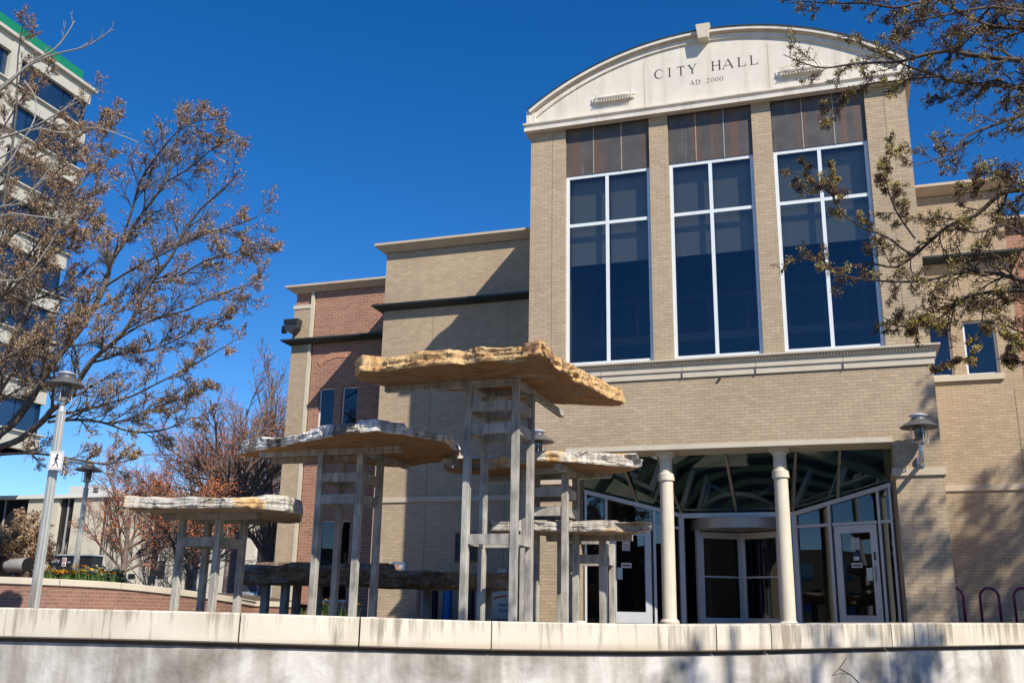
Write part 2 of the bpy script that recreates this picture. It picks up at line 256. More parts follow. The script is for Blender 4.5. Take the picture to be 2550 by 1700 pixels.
# ---------------------------------------------------------------- mesh helpers
class MB:
    def __init__(s): s.v = []; s.f = []; s.mi = []; s.sm = []
    def add(s, vs, fs, mi=0, smooth=False):
        o = len(s.v); s.v += [tuple(p) for p in vs]
        for f in fs: s.f.append(tuple(i+o for i in f)); s.mi.append(mi); s.sm.append(smooth)
        return s
    def box(s, x0, x1, y0, y1, z0, z1, mi=0):
        if x0 > x1: x0, x1 = x1, x0
        if y0 > y1: y0, y1 = y1, y0
        if z0 > z1: z0, z1 = z1, z0
        v = [(x, y, z) for z in (z0, z1) for y in (y0, y1) for x in (x0, x1)]
        return s.add(v, [(0, 2, 3, 1), (4, 5, 7, 6), (0, 1, 5, 4), (2, 6, 7, 3), (0, 4, 6, 2), (1, 3, 7, 5)], mi)
    def bar(s, p, q, a, wa, wb, mi=0):
        """bar from p to q; cross-section wa along axis 'a' (made perpendicular), wb along the third axis"""
        p, q, a = Vector(p), Vector(q), Vector(a); d = (q-p).normalized(); a = (a-d*a.dot(d)).normalized(); c = d.cross(a)
        v = [e + a*(i*wa/2) + c*(j*wb/2) for e in (p, q) for (i, j) in ((-1, -1), (1, -1), (1, 1), (-1, 1))]
        return s.add(v, [(3, 2, 1, 0), (4, 5, 6, 7), (0, 1, 5, 4), (1, 2, 6, 5), (2, 3, 7, 6), (3, 0, 4, 7)], mi)
    def tube(s, pts, rs, n=8, mi=0, cap=True, smooth=True):
        pts = [Vector(p) for p in pts]; o = len(s.v); prev = None
        for i, p in enumerate(pts):
            d = (pts[min(i+1, len(pts)-1)]-pts[max(i-1, 0)])
            d = d.normalized() if d.length > 1e-9 else Vector((0, 0, 1))
            if prev is None: a = d.orthogonal().normalized()
            else:
                a = prev - d*prev.dot(d); a = a.normalized() if a.length > 1e-6 else d.orthogonal().normalized()
            prev = a; c = d.cross(a); r = rs[i] if hasattr(rs, '__len__') else rs
            for k in range(n):
                t = 2*math.pi*k/n; q = p + a*(math.cos(t)*r) + c*(math.sin(t)*r); s.v.append((q.x, q.y, q.z))
        for i in range(len(pts)-1):
            for k in range(n):
                s.f.append((o+i*n+k, o+i*n+(k+1) % n, o+(i+1)*n+(k+1) % n, o+(i+1)*n+k)); s.mi.append(mi); s.sm.append(smooth)
        if cap:
            s.f.append(tuple(o+k for k in range(n))[::-1]); s.mi.append(mi); s.sm.append(False)
            s.f.append(tuple(o+(len(pts)-1)*n+k for k in range(n))); s.mi.append(mi); s.sm.append(False)
        return s
    def lathe(s, c, prof, n=24, mi=0, smooth=True):
        """prof: (radius, z) going up, round the vertical through c"""
        o = len(s.v)
        for r, z in prof:
            for k in range(n):
                t = 2*math.pi*k/n; s.v.append((c[0]+math.cos(t)*r, c[1]+math.sin(t)*r, c[2]+z))
        for i in range(len(prof)-1):
            for k in range(n):
                s.f.append((o+i*n+k, o+i*n+(k+1) % n, o+(i+1)*n+(k+1) % n, o+(i+1)*n+k)); s.mi.append(mi); s.sm.append(smooth)
        s.f.append(tuple(o+k for k in range(n))[::-1]); s.mi.append(mi); s.sm.append(False)
        s.f.append(tuple(o+(len(prof)-1)*n+k for k in range(n))); s.mi.append(mi); s.sm.append(False)
        return s
    def sweep(s, path, prof, mi=0, closed=False):
        """profile (out, z) swept along plan polyline; outward is to the RIGHT of travel; mitred corners, end caps"""
        n = len(path); k = len(prof); o = len(s.v)
        P = [Vector((p[0], p[1], 0)) for p in path]
        for i in range(n):
            def nrm(a, b): d = (b-a).normalized(); return Vector((d.y, -d.x, 0))
            if i == 0: m = nrm(P[0], P[1]); sc = 1
            elif i == n-1: m = nrm(P[-2], P[-1]); sc = 1
            else:
                a, b = nrm(P[i-1], P[i]), nrm(P[i], P[i+1]); m = (a+b).normalized(); sc = 1/max(0.3, m.dot(a))
            zo = path[i][2] if len(path[i]) > 2 else 0
            for (u, z) in prof: s.v.append((P[i].x+m.x*u*sc, P[i].y+m.y*u*sc, z+zo))
        for i in range(n-1):
            for j in range(k):
                s.f.append((o+i*k+j, o+i*k+(j+1) % k, o+(i+1)*k+(j+1) % k, o+(i+1)*k+j)); s.mi.append(mi); s.sm.append(False)
        s.f.append(tuple(o+j for j in range(k))[::-1]); s.mi.append(mi); s.sm.append(False)
        s.f.append(tuple(o+(n-1)*k+j for j in range(k))); s.mi.append(mi); s.sm.append(False)
        return s
    def extrude_xz(s, poly, y0, y1, mi=0):
        n = len(poly); v = [(x, y0, z) for x, z in poly] + [(x, y1, z) for x, z in poly]
        return s.add(v, [tuple(range(n)), tuple(range(2*n-1, n-1, -1))] + [((i+1) % n, i, i+n, (i+1) % n+n) for i in range(n)], mi)
    def components(s):
        par = list(range(len(s.v)))
        def find(i):
            while par[i] != i: par[i] = par[par[i]]; i = par[i]
            return i
        for f in s.f:
            a = find(f[0])
            for q in f[1:]: par[find(q)] = a
        groups = {}
        for k, f in enumerate(s.f): groups.setdefault(find(f[0]), []).append(k)
        out = []
        for ks in groups.values():
            m = MB(); mp = {}
            for k in ks:
                ff = []
                for q in s.f[k]:
                    if q not in mp: mp[q] = len(m.v); m.v.append(s.v[q])
                    ff.append(mp[q])
                m.f.append(tuple(ff)); m.mi.append(s.mi[k]); m.sm.append(s.sm[k])
            out.append(m)
        return out
    def build(s, name, mats, parent=None, loc=None, fix=False, label=None):
        me = bpy.data.meshes.new(name)
        if loc is not None:
            L = Vector(loc); vv = [(x-L.x, y-L.y, z-L.z) for x, y, z in s.v]
        else: vv = s.v
        me.from_pydata(vv, [], s.f)
        mats = mats if isinstance(mats, (list, tuple)) else [mats]
        for m in mats: me.materials.append(m)
        me.polygons.foreach_set('material_index', s.mi); me.polygons.foreach_set('use_smooth', s.sm)
        if fix:
            bm = bmesh.new(); bm.from_mesh(me); bmesh.ops.recalc_face_normals(bm, faces=bm.faces); bm.to_mesh(me); bm.free()
        me.update()
        if fix and any(s.sm): me.set_sharp_from_angle(angle=rad(32))
        o = bpy.data.objects.new(name, me); COL.objects.link(o)
        if parent is not None: o.parent = parent
        if loc is not None: o.location = L
        if label: o['label'] = label
        return o
def tag(o, label, cat, group=None):
    o['label'] = label; o['category'] = cat
    if group: o['group'] = group
    return o
def thing(name, label, cat, loc=(0, 0, 0), group=None):
    o = bpy.data.objects.new(name, None); COL.objects.link(o); o.location = loc; o.empty_display_size = 0.3
    return tag(o, label, cat, group)
def struct(o): o['kind'] = 'structure'; return o
SPLIT = {'rail', 'head_rail', 'roller_blind', 'metal_panel', 'seam', 'transom', 'hinge', 'joint_line', 'roof', 'interior_shell', 'drum_glass', 'corner_block', 'wall', 'window', 'pane', 'vent'}
def part(mb, name, mats, parent, label=None, fix=True):
    """child mesh given in world coordinates under a thing (or part) standing at its base"""
    if name in SPLIT and len(mb.f) > 6:
        comps = mb.components()
        if len(comps) > 1: return [part(c, name, mats, parent, label, fix) for c in comps][0]
    o = mb.build(name, mats, None, None, fix)
    base = Vector((0, 0, 0)); q = parent
    while q is not None: base += q.location; q = q.parent
    o.parent = parent; o.location = -base
    if label: o['label'] = label
    return o
def child_base(p):
    b = Vector((0, 0, 0))
    while p is not None: b += p.location; p = p.parent
    return b

# ================================================================ SETTING
GZ = -0.10           # plaza level
# retaining wall line (plan) from left to right, with the level of the cap's top edge
WALL = [(-10.6, -14.2, 0.0), (-8.4, -13.95, 0.0), (-6.8, -13.65, 0.005), (-5.2, -13.3, 0.0), (-4.0, -12.75, -0.018), (-2.95, -12.1, -0.036), (-1.45, -11.0, -0.036), (0.09, -9.5, 0.0), (1.9, -7.6, 0.035), (3.6, -5.9, 0.05), (6.0, -3.8, 0.05)]
def refine(path, n=4):
    out = []
    for i in range(len(path)-1):
        p0 = path[max(0, i-1)]; p1 = path[i]; p2 = path[i+1]; p3 = path[min(len(path)-1, i+2)]
        for k in range(n):
            t = k/n
            out.append(tuple(0.5*((2*b)+(-a+c)*t+(2*a-5*b+4*c-d)*t*t+(-a+3*b-3*c+d)*t**3) for a, b, c, d in zip(p0, p1, p2, p3)))
    out.append(path[-1]); return out
WP = refine(WALL)
# ground below the wall (street level) and the plaza
g = MB(); g.add([(-300, -300, -1.6), (300, -300, -1.6), (300, 300, -1.6), (-300, 300, -1.6)], [(0, 1, 2, 3)])
struct(g.build('ground', M['grass']))
g = MB(); g.add([(-60, -60, -1.596), (60, -60, -1.596), (60, 10, -1.596), (-60, 10, -1.596)], [(0, 1, 2, 3)])
struct(g.build('pavement', M['pavement']))
pz = [(p[0]-0.1, p[1]+0.2, GZ) for p in WP]
poly = [(-120, -14.0, GZ)] + pz + [(120, -3.6, GZ), (120, 160, GZ), (-120, 160, GZ)]
g = MB(); g.add(poly, [tuple(range(len(poly)))])
struct(g.build('plaza', M['pavement']))

# retaining wall: one thing; concrete body, shadow-gap course and each cap stone
wall = thing('retaining_wall', 'curved grey concrete retaining wall capped with cream limestone, crossing the whole foreground', 'wall', (WP[0][0], WP[0][1], -1.6))
b = MB(); b.sweep([(p[0], p[1], p[2]) for p in WP], [(-0.45, -1.7), (0.0, -1.7), (0.0, -0.275), (-0.03, -0.27), (-0.45, -0.27)]); part(b, 'wall_body', M['wall_concrete'], wall)
b = MB(); b.sweep(WP, [(-0.44, -0.30), (-0.035, -0.30), (-0.035, -0.24), (-0.44, -0.24)]); part(b, 'bed_joint', M['joint'], wall)
def arcpts(path):
    L = [0]
    for i in range(1, len(path)): L.append(L[-1]+math.hypot(path[i][0]-path[i-1][0], path[i][1]-path[i-1][1]))
    return L
WL = arcpts(WP)
def wall_at(s):
    for i in range(1, len(WP)):
        if s <= WL[i]:
            t = (s-WL[i-1])/(WL[i]-WL[i-1]); return tuple(WP[i-1][k]*(1-t)+WP[i][k]*t for k in range(3))
    return WP[-1]
def s_of_px(px):
    best = None
    for i in range(0, 2000):
        s = WL[-1]*i/2000; p = wall_at(s); v = Vector(p)-CAM; x = 1275+FPX*v.dot(RT)/v.dot(FW)
        if v.dot(FW) > 0 and (best is None or abs(x-px) < best[0]): best = (abs(x-px), s)
    return best[1]
joints = [0.0] + [s_of_px(x) for x in (2, 602, 898, 1221, 1773, 1909, 2207, 2262)] + [WL[-1]]
joints = sorted(joints)
for a, c in zip(joints[:-1], joints[1:]):
    if c-a < 0.05: continue
    n = max(2, int((c-a)/0.25)); gap = 0.006
    pts = [wall_at(a+gap + (c-a-2*gap)*i/n) for i in range(n+1)]
    b = MB(); b.sweep(pts, [(-0.5, -0.24), (0.05, -0.24), (0.062, -0.228), (0.062, -0.012), (0.05, 0.0), (-0.5, 0.0)]); part(b, 'cap_stone', M['cap_stone'], wall)

# ================================================================ CITY HALL
XL, XR = -6.43, 1.95          # tower front
XC = -2.24
OL, OR_ = -5.56, 1.08         # entrance opening
YW, YB = 3.75, 6.4            # wings, brick ends
ZL = 3.54; ZS = 5.37; ZT = 9.94; ZC = 11.20; TOPW = 10.28
hall = thing('city_hall', 'tan brick city hall with arched cream gable, three tall windows and a glazed entrance', 'building', (XC, 0, GZ))
XA, XRW = -11.93, 4.17
XBL = -16.42
ZPT = PY(750, 771, YB).z
piers = [(XL, -5.58), (-3.59, -3.16), (-1.28, -0.86), (1.11, XR)]
b = MB()
b.box(XL, OL, 0, 1.6, GZ-0.1, ZL); b.box(OR_, XR, 0, 1.6, GZ-0.1, ZL)
b.box(XL, XR, 0, 0.6, ZL, ZS-0.02)
for a, c in piers: b.box(a, c, 0, 0.6, ZS-0.02, ZC+0.05)
for a, c in ((XL, XL+0.4), (XR-0.4, XR)): b.box(a, c, 0.6, 9.0, ZL, ZC+0.35); b.box(a, c, 1.6, 9.0, GZ-0.1, ZL)
part(b, 'tower_wall', M['tan_brick'], hall)
# wings
b = MB(); b.box(XA, XL, YW, YW+4, GZ-0.1, TOPW-0.2); part(b, 'wing_wall', M['tan_brick'], hall)
W1 = (2.02, 2.76); W2 = (3.02, 3.72); WZ = (5.56, 6.86)   # paired windows of the right wing
b = MB()
b.box(XR, XRW, YW, YW+4, GZ-0.1, WZ[0]); b.box(XR, XRW, YW, YW+4, WZ[1], TOPW-0.2)
for a, c in ((XR, W1[0]), (W1[1], W2[0]), (W2[1], XRW)): b.box(a, c, YW, YW+4, WZ[0], WZ[1])
b.box(W1[0]-0.05, W2[1]+0.05, YW+0.5, YW+0.55, WZ[0]-.1, WZ[1]+.1)
part(b, 'wing_wall', M['tan_brick'], hall)
# brick ends
wpx = lambda x, y, Y=YB: PY(x, y, Y)
BW1 = (wpx(793, 1000).x, wpx(832, 1000).x); BW2 = (wpx(850, 1000).x, wpx(889, 1000).x); BZ = (5.55, wpx(840, 963).z)
BL1 = (wpx(790, 1380).x, wpx(829, 1380).x); BL2 = (wpx(838, 1380).x, wpx(868, 1380).x); BLZ = (0.35, wpx(830, 1294).z)
b = MB()
x0, x1 = XBL+0.75, XA+0.6
zs = [GZ-0.1, BLZ[0], BLZ[1], BZ[0], BZ[1], TOPW-0.2]
b.box(x0, x1, YB, YB+4, zs[0], zs[1]); b.box(x0, x1, YB, YB+4, zs[2], zs[3]); b.box(x0, x1, YB, YB+4, zs[4], zs[5])
for (p, q), z0, z1 in (((BL1, BL2), zs[1], zs[2]), ((BW1, BW2), zs[3], zs[4])):
    b.box(x0, p[0], YB, YB+4, z0, z1); b.box(p[1], q[0], YB, YB+4, z0, z1); b.box(q[1], x1, YB, YB+4, z0, z1)
b.box(XBL, XBL+0.75, YB+0.04, YB+4, ZPT-.2, TOPW-0.2)
part(b, 'brick_wall', M['red_brick'], hall)
b = MB(); b.box(XRW-0.6, 30, YB, YB+4, GZ-0.1, TOPW-0.2); part(b, 'brick_wall', M['red_brick'], hall)
b = MB(); b.box(XBL, XBL+0.60, YB-0.06, YB+4, GZ-0.1, ZPT)
part(b, 'corner_pilaster', M['tan_brick'], hall)
b = MB(); b.box(XBL+0.602, XBL+0.70, YB-0.075, YB+0.3, GZ-0.1, TOPW-0.2); b.box(XBL-0.03, XBL+0.60, YB-0.085, YB+0.3, ZPT+.002, ZPT+.13)
part(b, 'quoin_strip', M['precast_band'], hall)
b = MB()
for X in (-8.2, -10.4): b.box(X-.008, X+.008, YW-.002, YW+.01, GZ, 8.3)
for X in (3.95,): b.box(X-.008, X+.008, YW-.002, YW+.01, GZ, 5.2)
for X in (-5.9, 1.5): b.box(X-.006, X+.006, -.002, .01, 5.4, 11.1)
part(b, 'joint_line', M['joint'], hall)
b = MB(); q_ = PY(1792, 943, -.02); b.tube([(q_.x, .0, q_.z), (q_.x, -.06, q_.z)], .028, 10); part(b, 'wall_fitting', M['alu_dark'], hall)
# cornices, metal string courses, stone bands
corn = [(0.0, 10.06), (0.04, 10.06), (0.26, 10.215), (0.28, 10.215), (0.28, 10.28), (-0.4, 10.28), (-0.4, 10.05), (0.0, 10.05)]
met = [(0.0, 8.30), (0.05, 8.30), (0.25, 8.395), (0.27, 8.395), (0.27, 8.445), (0.0, 8.50)]
bnd = [(0.0, 2.90), (0.035, 2.90), (0.035, 3.04), (0.0, 3.04)]
def sw(path, prof, name, mat, label=None):
    b = MB(); b.sweep(path, prof); return part(b, name, mat, hall, label)
sw([(XA, YB, 0), (XA, YW, 0), (XL, YW, 0)][0:3], corn, 'cornice', M['precast_tan'])
sw([(XR, YW, 0), (XRW, YW, 0), (XRW, YB, 0)], corn, 'cornice', M['precast_tan'])
sw([(XBL, YB+3, 0), (XBL, YB, 0), (XA-0.33, YB, 0)], corn, 'cornice', M['precast_tan'])
sw([(XRW+0.33, YB, 0), (30, YB, 0)], corn, 'cornice', M['precast_tan'])
sw([(XA, YB, 0), (XA, YW, 0), (XL, YW, 0)], met, 'string_course', M['metal_trim'])
sw([(XR, YW, 0), (XRW, YW, 0), (XRW, YB, 0)], met, 'string_course', M['metal_trim'])
sw([(XBL, YB+3, 0), (XBL, YB-.06, 0), (XA-0.3, YB-.06, 0)], met, 'string_course', M['metal_trim'])
sw([(XRW+0.3, YB, 0), (30, YB, 0)], met, 'string_course', M['metal_trim'])
sw([(XA, YB, 0), (XA, YW, 0), (XL, YW, 0)], bnd, 'stone_band', M['precast_tan'])
sw([(XR, YW, 0), (XRW, YW, 0), (XRW, YB, 0)], bnd, 'stone_band', M['precast_tan'])
bp = [(0.0, 2.77), (0.045, 2.77), (0.045, 2.92), (0.0, 2.92)]
sw([(OR_, 1.0, 0), (OR_, 0, 0), (XR, 0, 0), (XR, YW, 0)], bp, 'stone_band', M['precast_tan'])
sw([(XL, YW, 0), (XL, 0, 0), (OL, 0, 0), (OL, 1.0, 0)], bp, 'stone_band', M['precast_tan'])
# belt course under the tall windows: crown, egg row, two fascias
xs = (XL, XR); belt = [(0.0, 4.96), (0.035, 4.96), (0.035, 5.085), (0.065, 5.10), (0.065, 5.215), (0.085, 5.23), (0.10, 5.285), (0.16, 5.315), (0.16, 5.35), (-0.02, 5.35), (-0.02, 4.96)]
bc = sw([(XL, 3.7, 0), (XL, 0, 0), (XR, 0, 0), (XR, 3.7, 0)], belt, 'belt_course', M['precast_band'])
b = MB(); n = 270; v = []; f = []
for i in range(n+1):
    x = XL+(XR-XL)*i/n; yy = -0.125 if i % 2 else -0.095
    v += [(x, yy+.02, 5.232), (x, yy, 5.257), (x, yy-.01, 5.287)]
for i in range(n): f += [(3*i, 3*i+3, 3*i+4, 3*i+1), (3*i+1, 3*i+4, 3*i+5, 3*i+2)]
b.add(v, f)
part(b, 'egg_moulding', M['precast_tan'], bc, fix=False)
b = MB()
for px, py in ((1497, 920), (1699, 915), (1882, 910), (2100, 900)):
    X = PY(px, py, -0.05).x; b.box(X-0.004, X+0.004, -0.068, 0, 4.965, 5.22)
part(b, 'joint_line', M['joint'], bc)
# joints in the wing cornices
b = MB()
for X in (-11.2, -10.0, -8.85, -7.7, 3.0): b.bar((X, YW-0.042, 10.06), (X, YW-0.262, 10.215), (1, 0, 0), 0.018, 0.012)
for X in (-15.8, -14.6, -13.3): b.bar((X, YB-0.042, 10.06), (X, YB-0.262, 10.215), (1, 0, 0), 0.018, 0.012)
part(b, 'joint_line', M['precast_band'], hall)
# soldier-course arch above the paired windows of the brick end
b = MB(); ca = PY(812, 905, YB); xa, xb = BW1[0]-0.02, BW2[1]+0.02; xm = (xa+xb)/2; half = (xb-xa)/2
zspr = PY(795, 912, YB).z; rise = PY(845, 893, YB).z-zspr; rise = max(0.25, rise); R = (half*half+rise*rise)/(2*rise); a0 = math.asin(min(1, half/R))
nb = 26
for i in range(nb):
    t0 = -a0+2*a0*i/nb+0.007; t1 = -a0+2*a0*(i+1)/nb-0.007; zc = zspr+rise-R
    pts = [(xm+math.sin(t)*r, zc+math.cos(t)*r) for t, r in ((t0, R), (t1, R), (t1, R+0.20), (t0, R+0.20))]
    b.extrude_xz(pts, YB-0.02, YB+0.02)
part(b, 'brick_arch', M['arch_brick'], hall)

def window(parent, x0, x1, y, z0, z1, fw=0.05, mat='white_frame', vm=(), hm=(), gmat='glass', depth=0.06, sill=None, name='window'):
    b = MB(); d = depth
    b.box(x0, x0+fw, y, y+d, z0, z1); b.box(x1-fw, x1, y, y+d, z0, z1)
    b.box(x0+fw, x1-fw, y, y+d, z1-fw, z1); b.box(x0+fw, x1-fw, y, y+d, z0, z0+fw)
    fr = part(b, name, M[mat], parent)
    m = MB()
    for v in vm: m.box(v-fw*.5, v+fw*.5, y+0.002, y+d-0.002, z0+fw, z1-fw)
    if vm: part(m, 'mullion', M[mat], fr)
    m = MB(); xx = [x0+fw]+[q for v in vm for q in (v-fw*.5, v+fw*.5)]+[x1-fw]
    for h in hm:
        for i in range(0, len(xx), 2): m.box(xx[i], xx[i+1], y+0.004, y+d-0.004, h-fw*.5, h+fw*.5)
    if hm: part(m, 'transom', M[mat], fr)
    zz = [z0+fw]+[q for h in hm for q in (h-fw*.5, h+fw*.5)]+[z1-fw]
    for i in range(0, len(xx), 2):
        for j in range(0, len(zz), 2):
            g = MB(); g.add([(xx[i], y+d*.5, zz[j]), (xx[i+1], y+d*.5, zz[j]), (xx[i+1], y+d*.5, zz[j+1]), (xx[i], y+d*.5, zz[j+1])], [(0, 1, 2, 3)])
            part(g, 'pane', M[gmat], fr, fix=False)
    return fr
bays = [(piers[i][1], piers[i+1][0]) for i in range(3)]
ZP = 9.98
for bi, (a, c) in enumerate(bays):
    mid = (a+c)/2-0.02
    fr = window(hall, a+0.005, c-0.005, 0.085, ZS+0.02, ZP, 0.076, 'white_frame', (mid,), (8.74,))
    # roller blinds hang in a row inside, upper and lower lengths
    zb_ = PY(1420, 662, .33).z
    for k, (u0, u1) in enumerate(((a+0.06, mid-0.03), (mid+0.03, c-0.06))):
        bl = MB(); bl.box(u0, u1, 0.32, 0.325, zb_, ZP-.02); bl.box(u0, u1, 0.315, 0.33, zb_-.03, zb_); part(bl, 'roller_shade', M['blind'], fr)
    # weathered metal panels above
    p = MB(); n = 3; wd = (c-a)/n
    for k in range(n): p.box(a+wd*k+0.008, a+wd*(k+1)-0.008, 0.07, 0.12, ZP+0.004, ZC+0.04)
    pn = part(p, 'metal_panel', M['copper'], hall)
    p = MB()
    for k in range(1, n): p.box(a+wd*k-0.012, a+wd*k+0.012, 0.06, 0.12, ZP+0.004, ZC+0.03)
    part(p, 'seam', M['alu_warm'], pn)
# room behind the tall windows
b = MB()
b.box(XL+0.4, XR-0.4, 8.9, 9.0, GZ, 12); b.box(XL+0.4, XR-0.4, 0.6, 8.9, 4.0, 4.1); b.box(XL+0.4, XR-0.4, 0.6, 8.9, 11.2, 11.3)
for X in (-3.9, -1.0): b.box(X-.15, X+.15, 5.0, 5.3, 4.1, 11.2)
b.box(XL+0.4, XR-0.4, 4.0, 4.2, 6.9, 7.1)
for k in range(7): b.box(XL+0.4, XR-0.4, 1.6+k*1.05, 1.72+k*1.05, 10.6, 11.2)
for k in range(9): b.box(XL+.7+k*.95, XL+.76+k*.95, 4.25, 4.3, 7.1, 8.1)
b.box(XL+.6, XR-.6, 4.22, 4.32, 8.1, 8.18)
part(b, 'interior_shell', M['interior_light'], hall)
# right wing windows and sill
for a, c in (W1, W2):
    fr = window(hall, a, c, YW+0.09, WZ[0], WZ[1], 0.05, 'white_frame', gmat='door_glass')
b = MB(); b.box(W1[0]-0.06, W2[1]+0.06, YW-0.07, YW+0.12, WZ[0]-0.14, WZ[0]-0.002); part(b, 'window_sill', M['precast_band'], hall)
for (p, q), (z0, z1) in (((BW1, BW2), BZ), ((BL1, BL2), BLZ)):
    for a, c in (p, q): window(hall, a, c, YB+0.09, z0, z1, 0.05, 'white_frame', (), (), gmat='door_glass')
b = MB(); b.box(x0+.1, XA-0.1, YB+0.5, YB+0.6, 0, 9); part(b, 'interior_shell', M['dark'], hall)

# gable: cream precast tympanum with a round-arched rim
zg0 = 11.73; RISE = 1.41
def arch_pts(hw, rise, z0, n=48):
    R = (hw*hw+rise*rise)/(2*rise); a = math.asin(hw/R)
    return [(XC+math.sin(-a+2*a*i/n)*R, z0+rise-R+math.cos(-a+2*a*i/n)*R) for i in range(n+1)]
HW = 4.22; top = arch_pts(HW-0.02, RISE-.01, zg0)
b = MB(); b.extrude_xz([(XC-HW+.02, 11.22)] + top + [(XC+HW-.02, 11.22)], -0.05, 0.55)
gab = part(b, 'gable', M['precast'], hall)
def rim(o0, o1, y0, y1, mat, name='gable_rim'):
    """band following the arch between inset o0 and o1"""
    n = 48; A = arch_pts(HW, RISE, zg0, n); R = (HW*HW+RISE**2)/(2*RISE); zc = zg0+RISE-R
    b = MB(); v = []; f = []
    for (x, z) in A:
        d = Vector((x-XC, 0, z-zc)).normalized()
        for o, y in ((o0, y0), (o1, y0), (o1, y1), (o0, y1)): v.append((XC+d.x*(R-o), y, zc+d.z*(R-o)))
    for i in range(n):
        for j in range(4): f.append((i*4+j, i*4+(j+1) % 4, i*4+4+(j+1) % 4, i*4+4+j))
    f += [(0, 1, 2, 3), (n*4+3, n*4+2, n*4+1, n*4)]
    b.add(v, f); return part(b, name, M[mat], gab)
rim(0.0, 0.075, -0.19, 0.6, 'precast'); rim(0.076, 0.10, -0.15, 0.0, 'precast_tan'); rim(0.101, 0.225, -0.09, 0.0, 'precast'); rim(-0.022, -0.001, -0.21, 0.62, 'metal_trim')
for s in (-1, 1):
    b = MB(); X = XC+s*HW
    b.box(X-s*0.16, X+s*0.02, -0.118, 0.3, 11.40, 11.68); b.box(X-s*0.03, X+s*0.055, -0.14, 0.3, 11.21, 11.72)
    part(b, 'corner_block', M['precast'], gab)
gp = [(0.0, 11.18), (0.13, 11.18), (0.13, 11.27), (0.10, 11.28), (0.10, 11.33), (0.155, 11.345), (0.155, 11.38), (0.0, 11.39), (-0.06, 11.39), (-0.06, 11.18)]
b = MB(); b.sweep([(XL, 3.0, 0), (XL, -0.05, 0), (XR, -0.05, 0), (XR, 3.0, 0)], gp); part(b, 'gable_cornice', M['precast'], gab)
b = MB()
kx = XC+0.0
b.extrude_xz([(kx-0.115, 12.88), (kx+0.115, 12.88), (kx+0.16, 13.24), (kx-0.16, 13.24)], -0.30, 0.2); part(b, 'keystone', M['precast_band'], gab)
b = MB()
for X, zt in ((-3.66, 12.62), (-0.84, 12.62)): b.box(X-0.011, X+0.011, -0.0535, -0.04, 11.40, zt)
part(b, 'joint_line', M['precast_tan'], gab)
# vaulted roof behind the gable
b = MB(); A = arch_pts(HW-0.1, RISE-.1, zg0-0.02, 24); b.extrude_xz(A, 0.56, 9.0); part(b, 'roof', M['alu_dark'], hall)
b = MB(); b.box(XA+.1, XL-0.01, YW+0.4, YW+5, 10.09, 10.19); b.box(XR+.01, XRW-.1, YW+.4, YW+5, 10.09, 10.19); b.box(XBL+.1, XA, YB+.4, YB+3.9, 10.09, 10.18); part(b, 'roof', M['alu_dark'], hall)

# flat lettering; its dark colour stands in for the shade inside incised strokes
def stroke(mb, x, z, h, pts, w, y):
    """pts in letter units, w = half widths per point"""
    P = [Vector((p[0], p[1], 0)) for p in pts]; v = []; n = len(P)
    for i, p in enumerate(P):
        d = (P[min(i+1, n-1)]-P[max(i-1, 0)]).normalized(); c = Vector((-d.y, d.x, 0)); ww = w[i] if hasattr(w, '__len__') else w
        for s in (1, -1): q = p+c*ww*s; v.append((x+q.x*h, y, z+q.y*h))
    m = len(v); v2 = [(a, y+0.01, c) for a, _, c in v]
    f = []
    for i in range(n-1): f += [(2*i, 2*i+1, 2*i+3, 2*i+2)]
    mb.add(v, f)
def arc(cx, cz, rx, rz, t0, t1, n=16): return [(cx+math.cos(rad(t0+(t1-t0)*i/n))*rx, cz+math.sin(rad(t0+(t1-t0)*i/n))*rz) for i in range(n+1)]
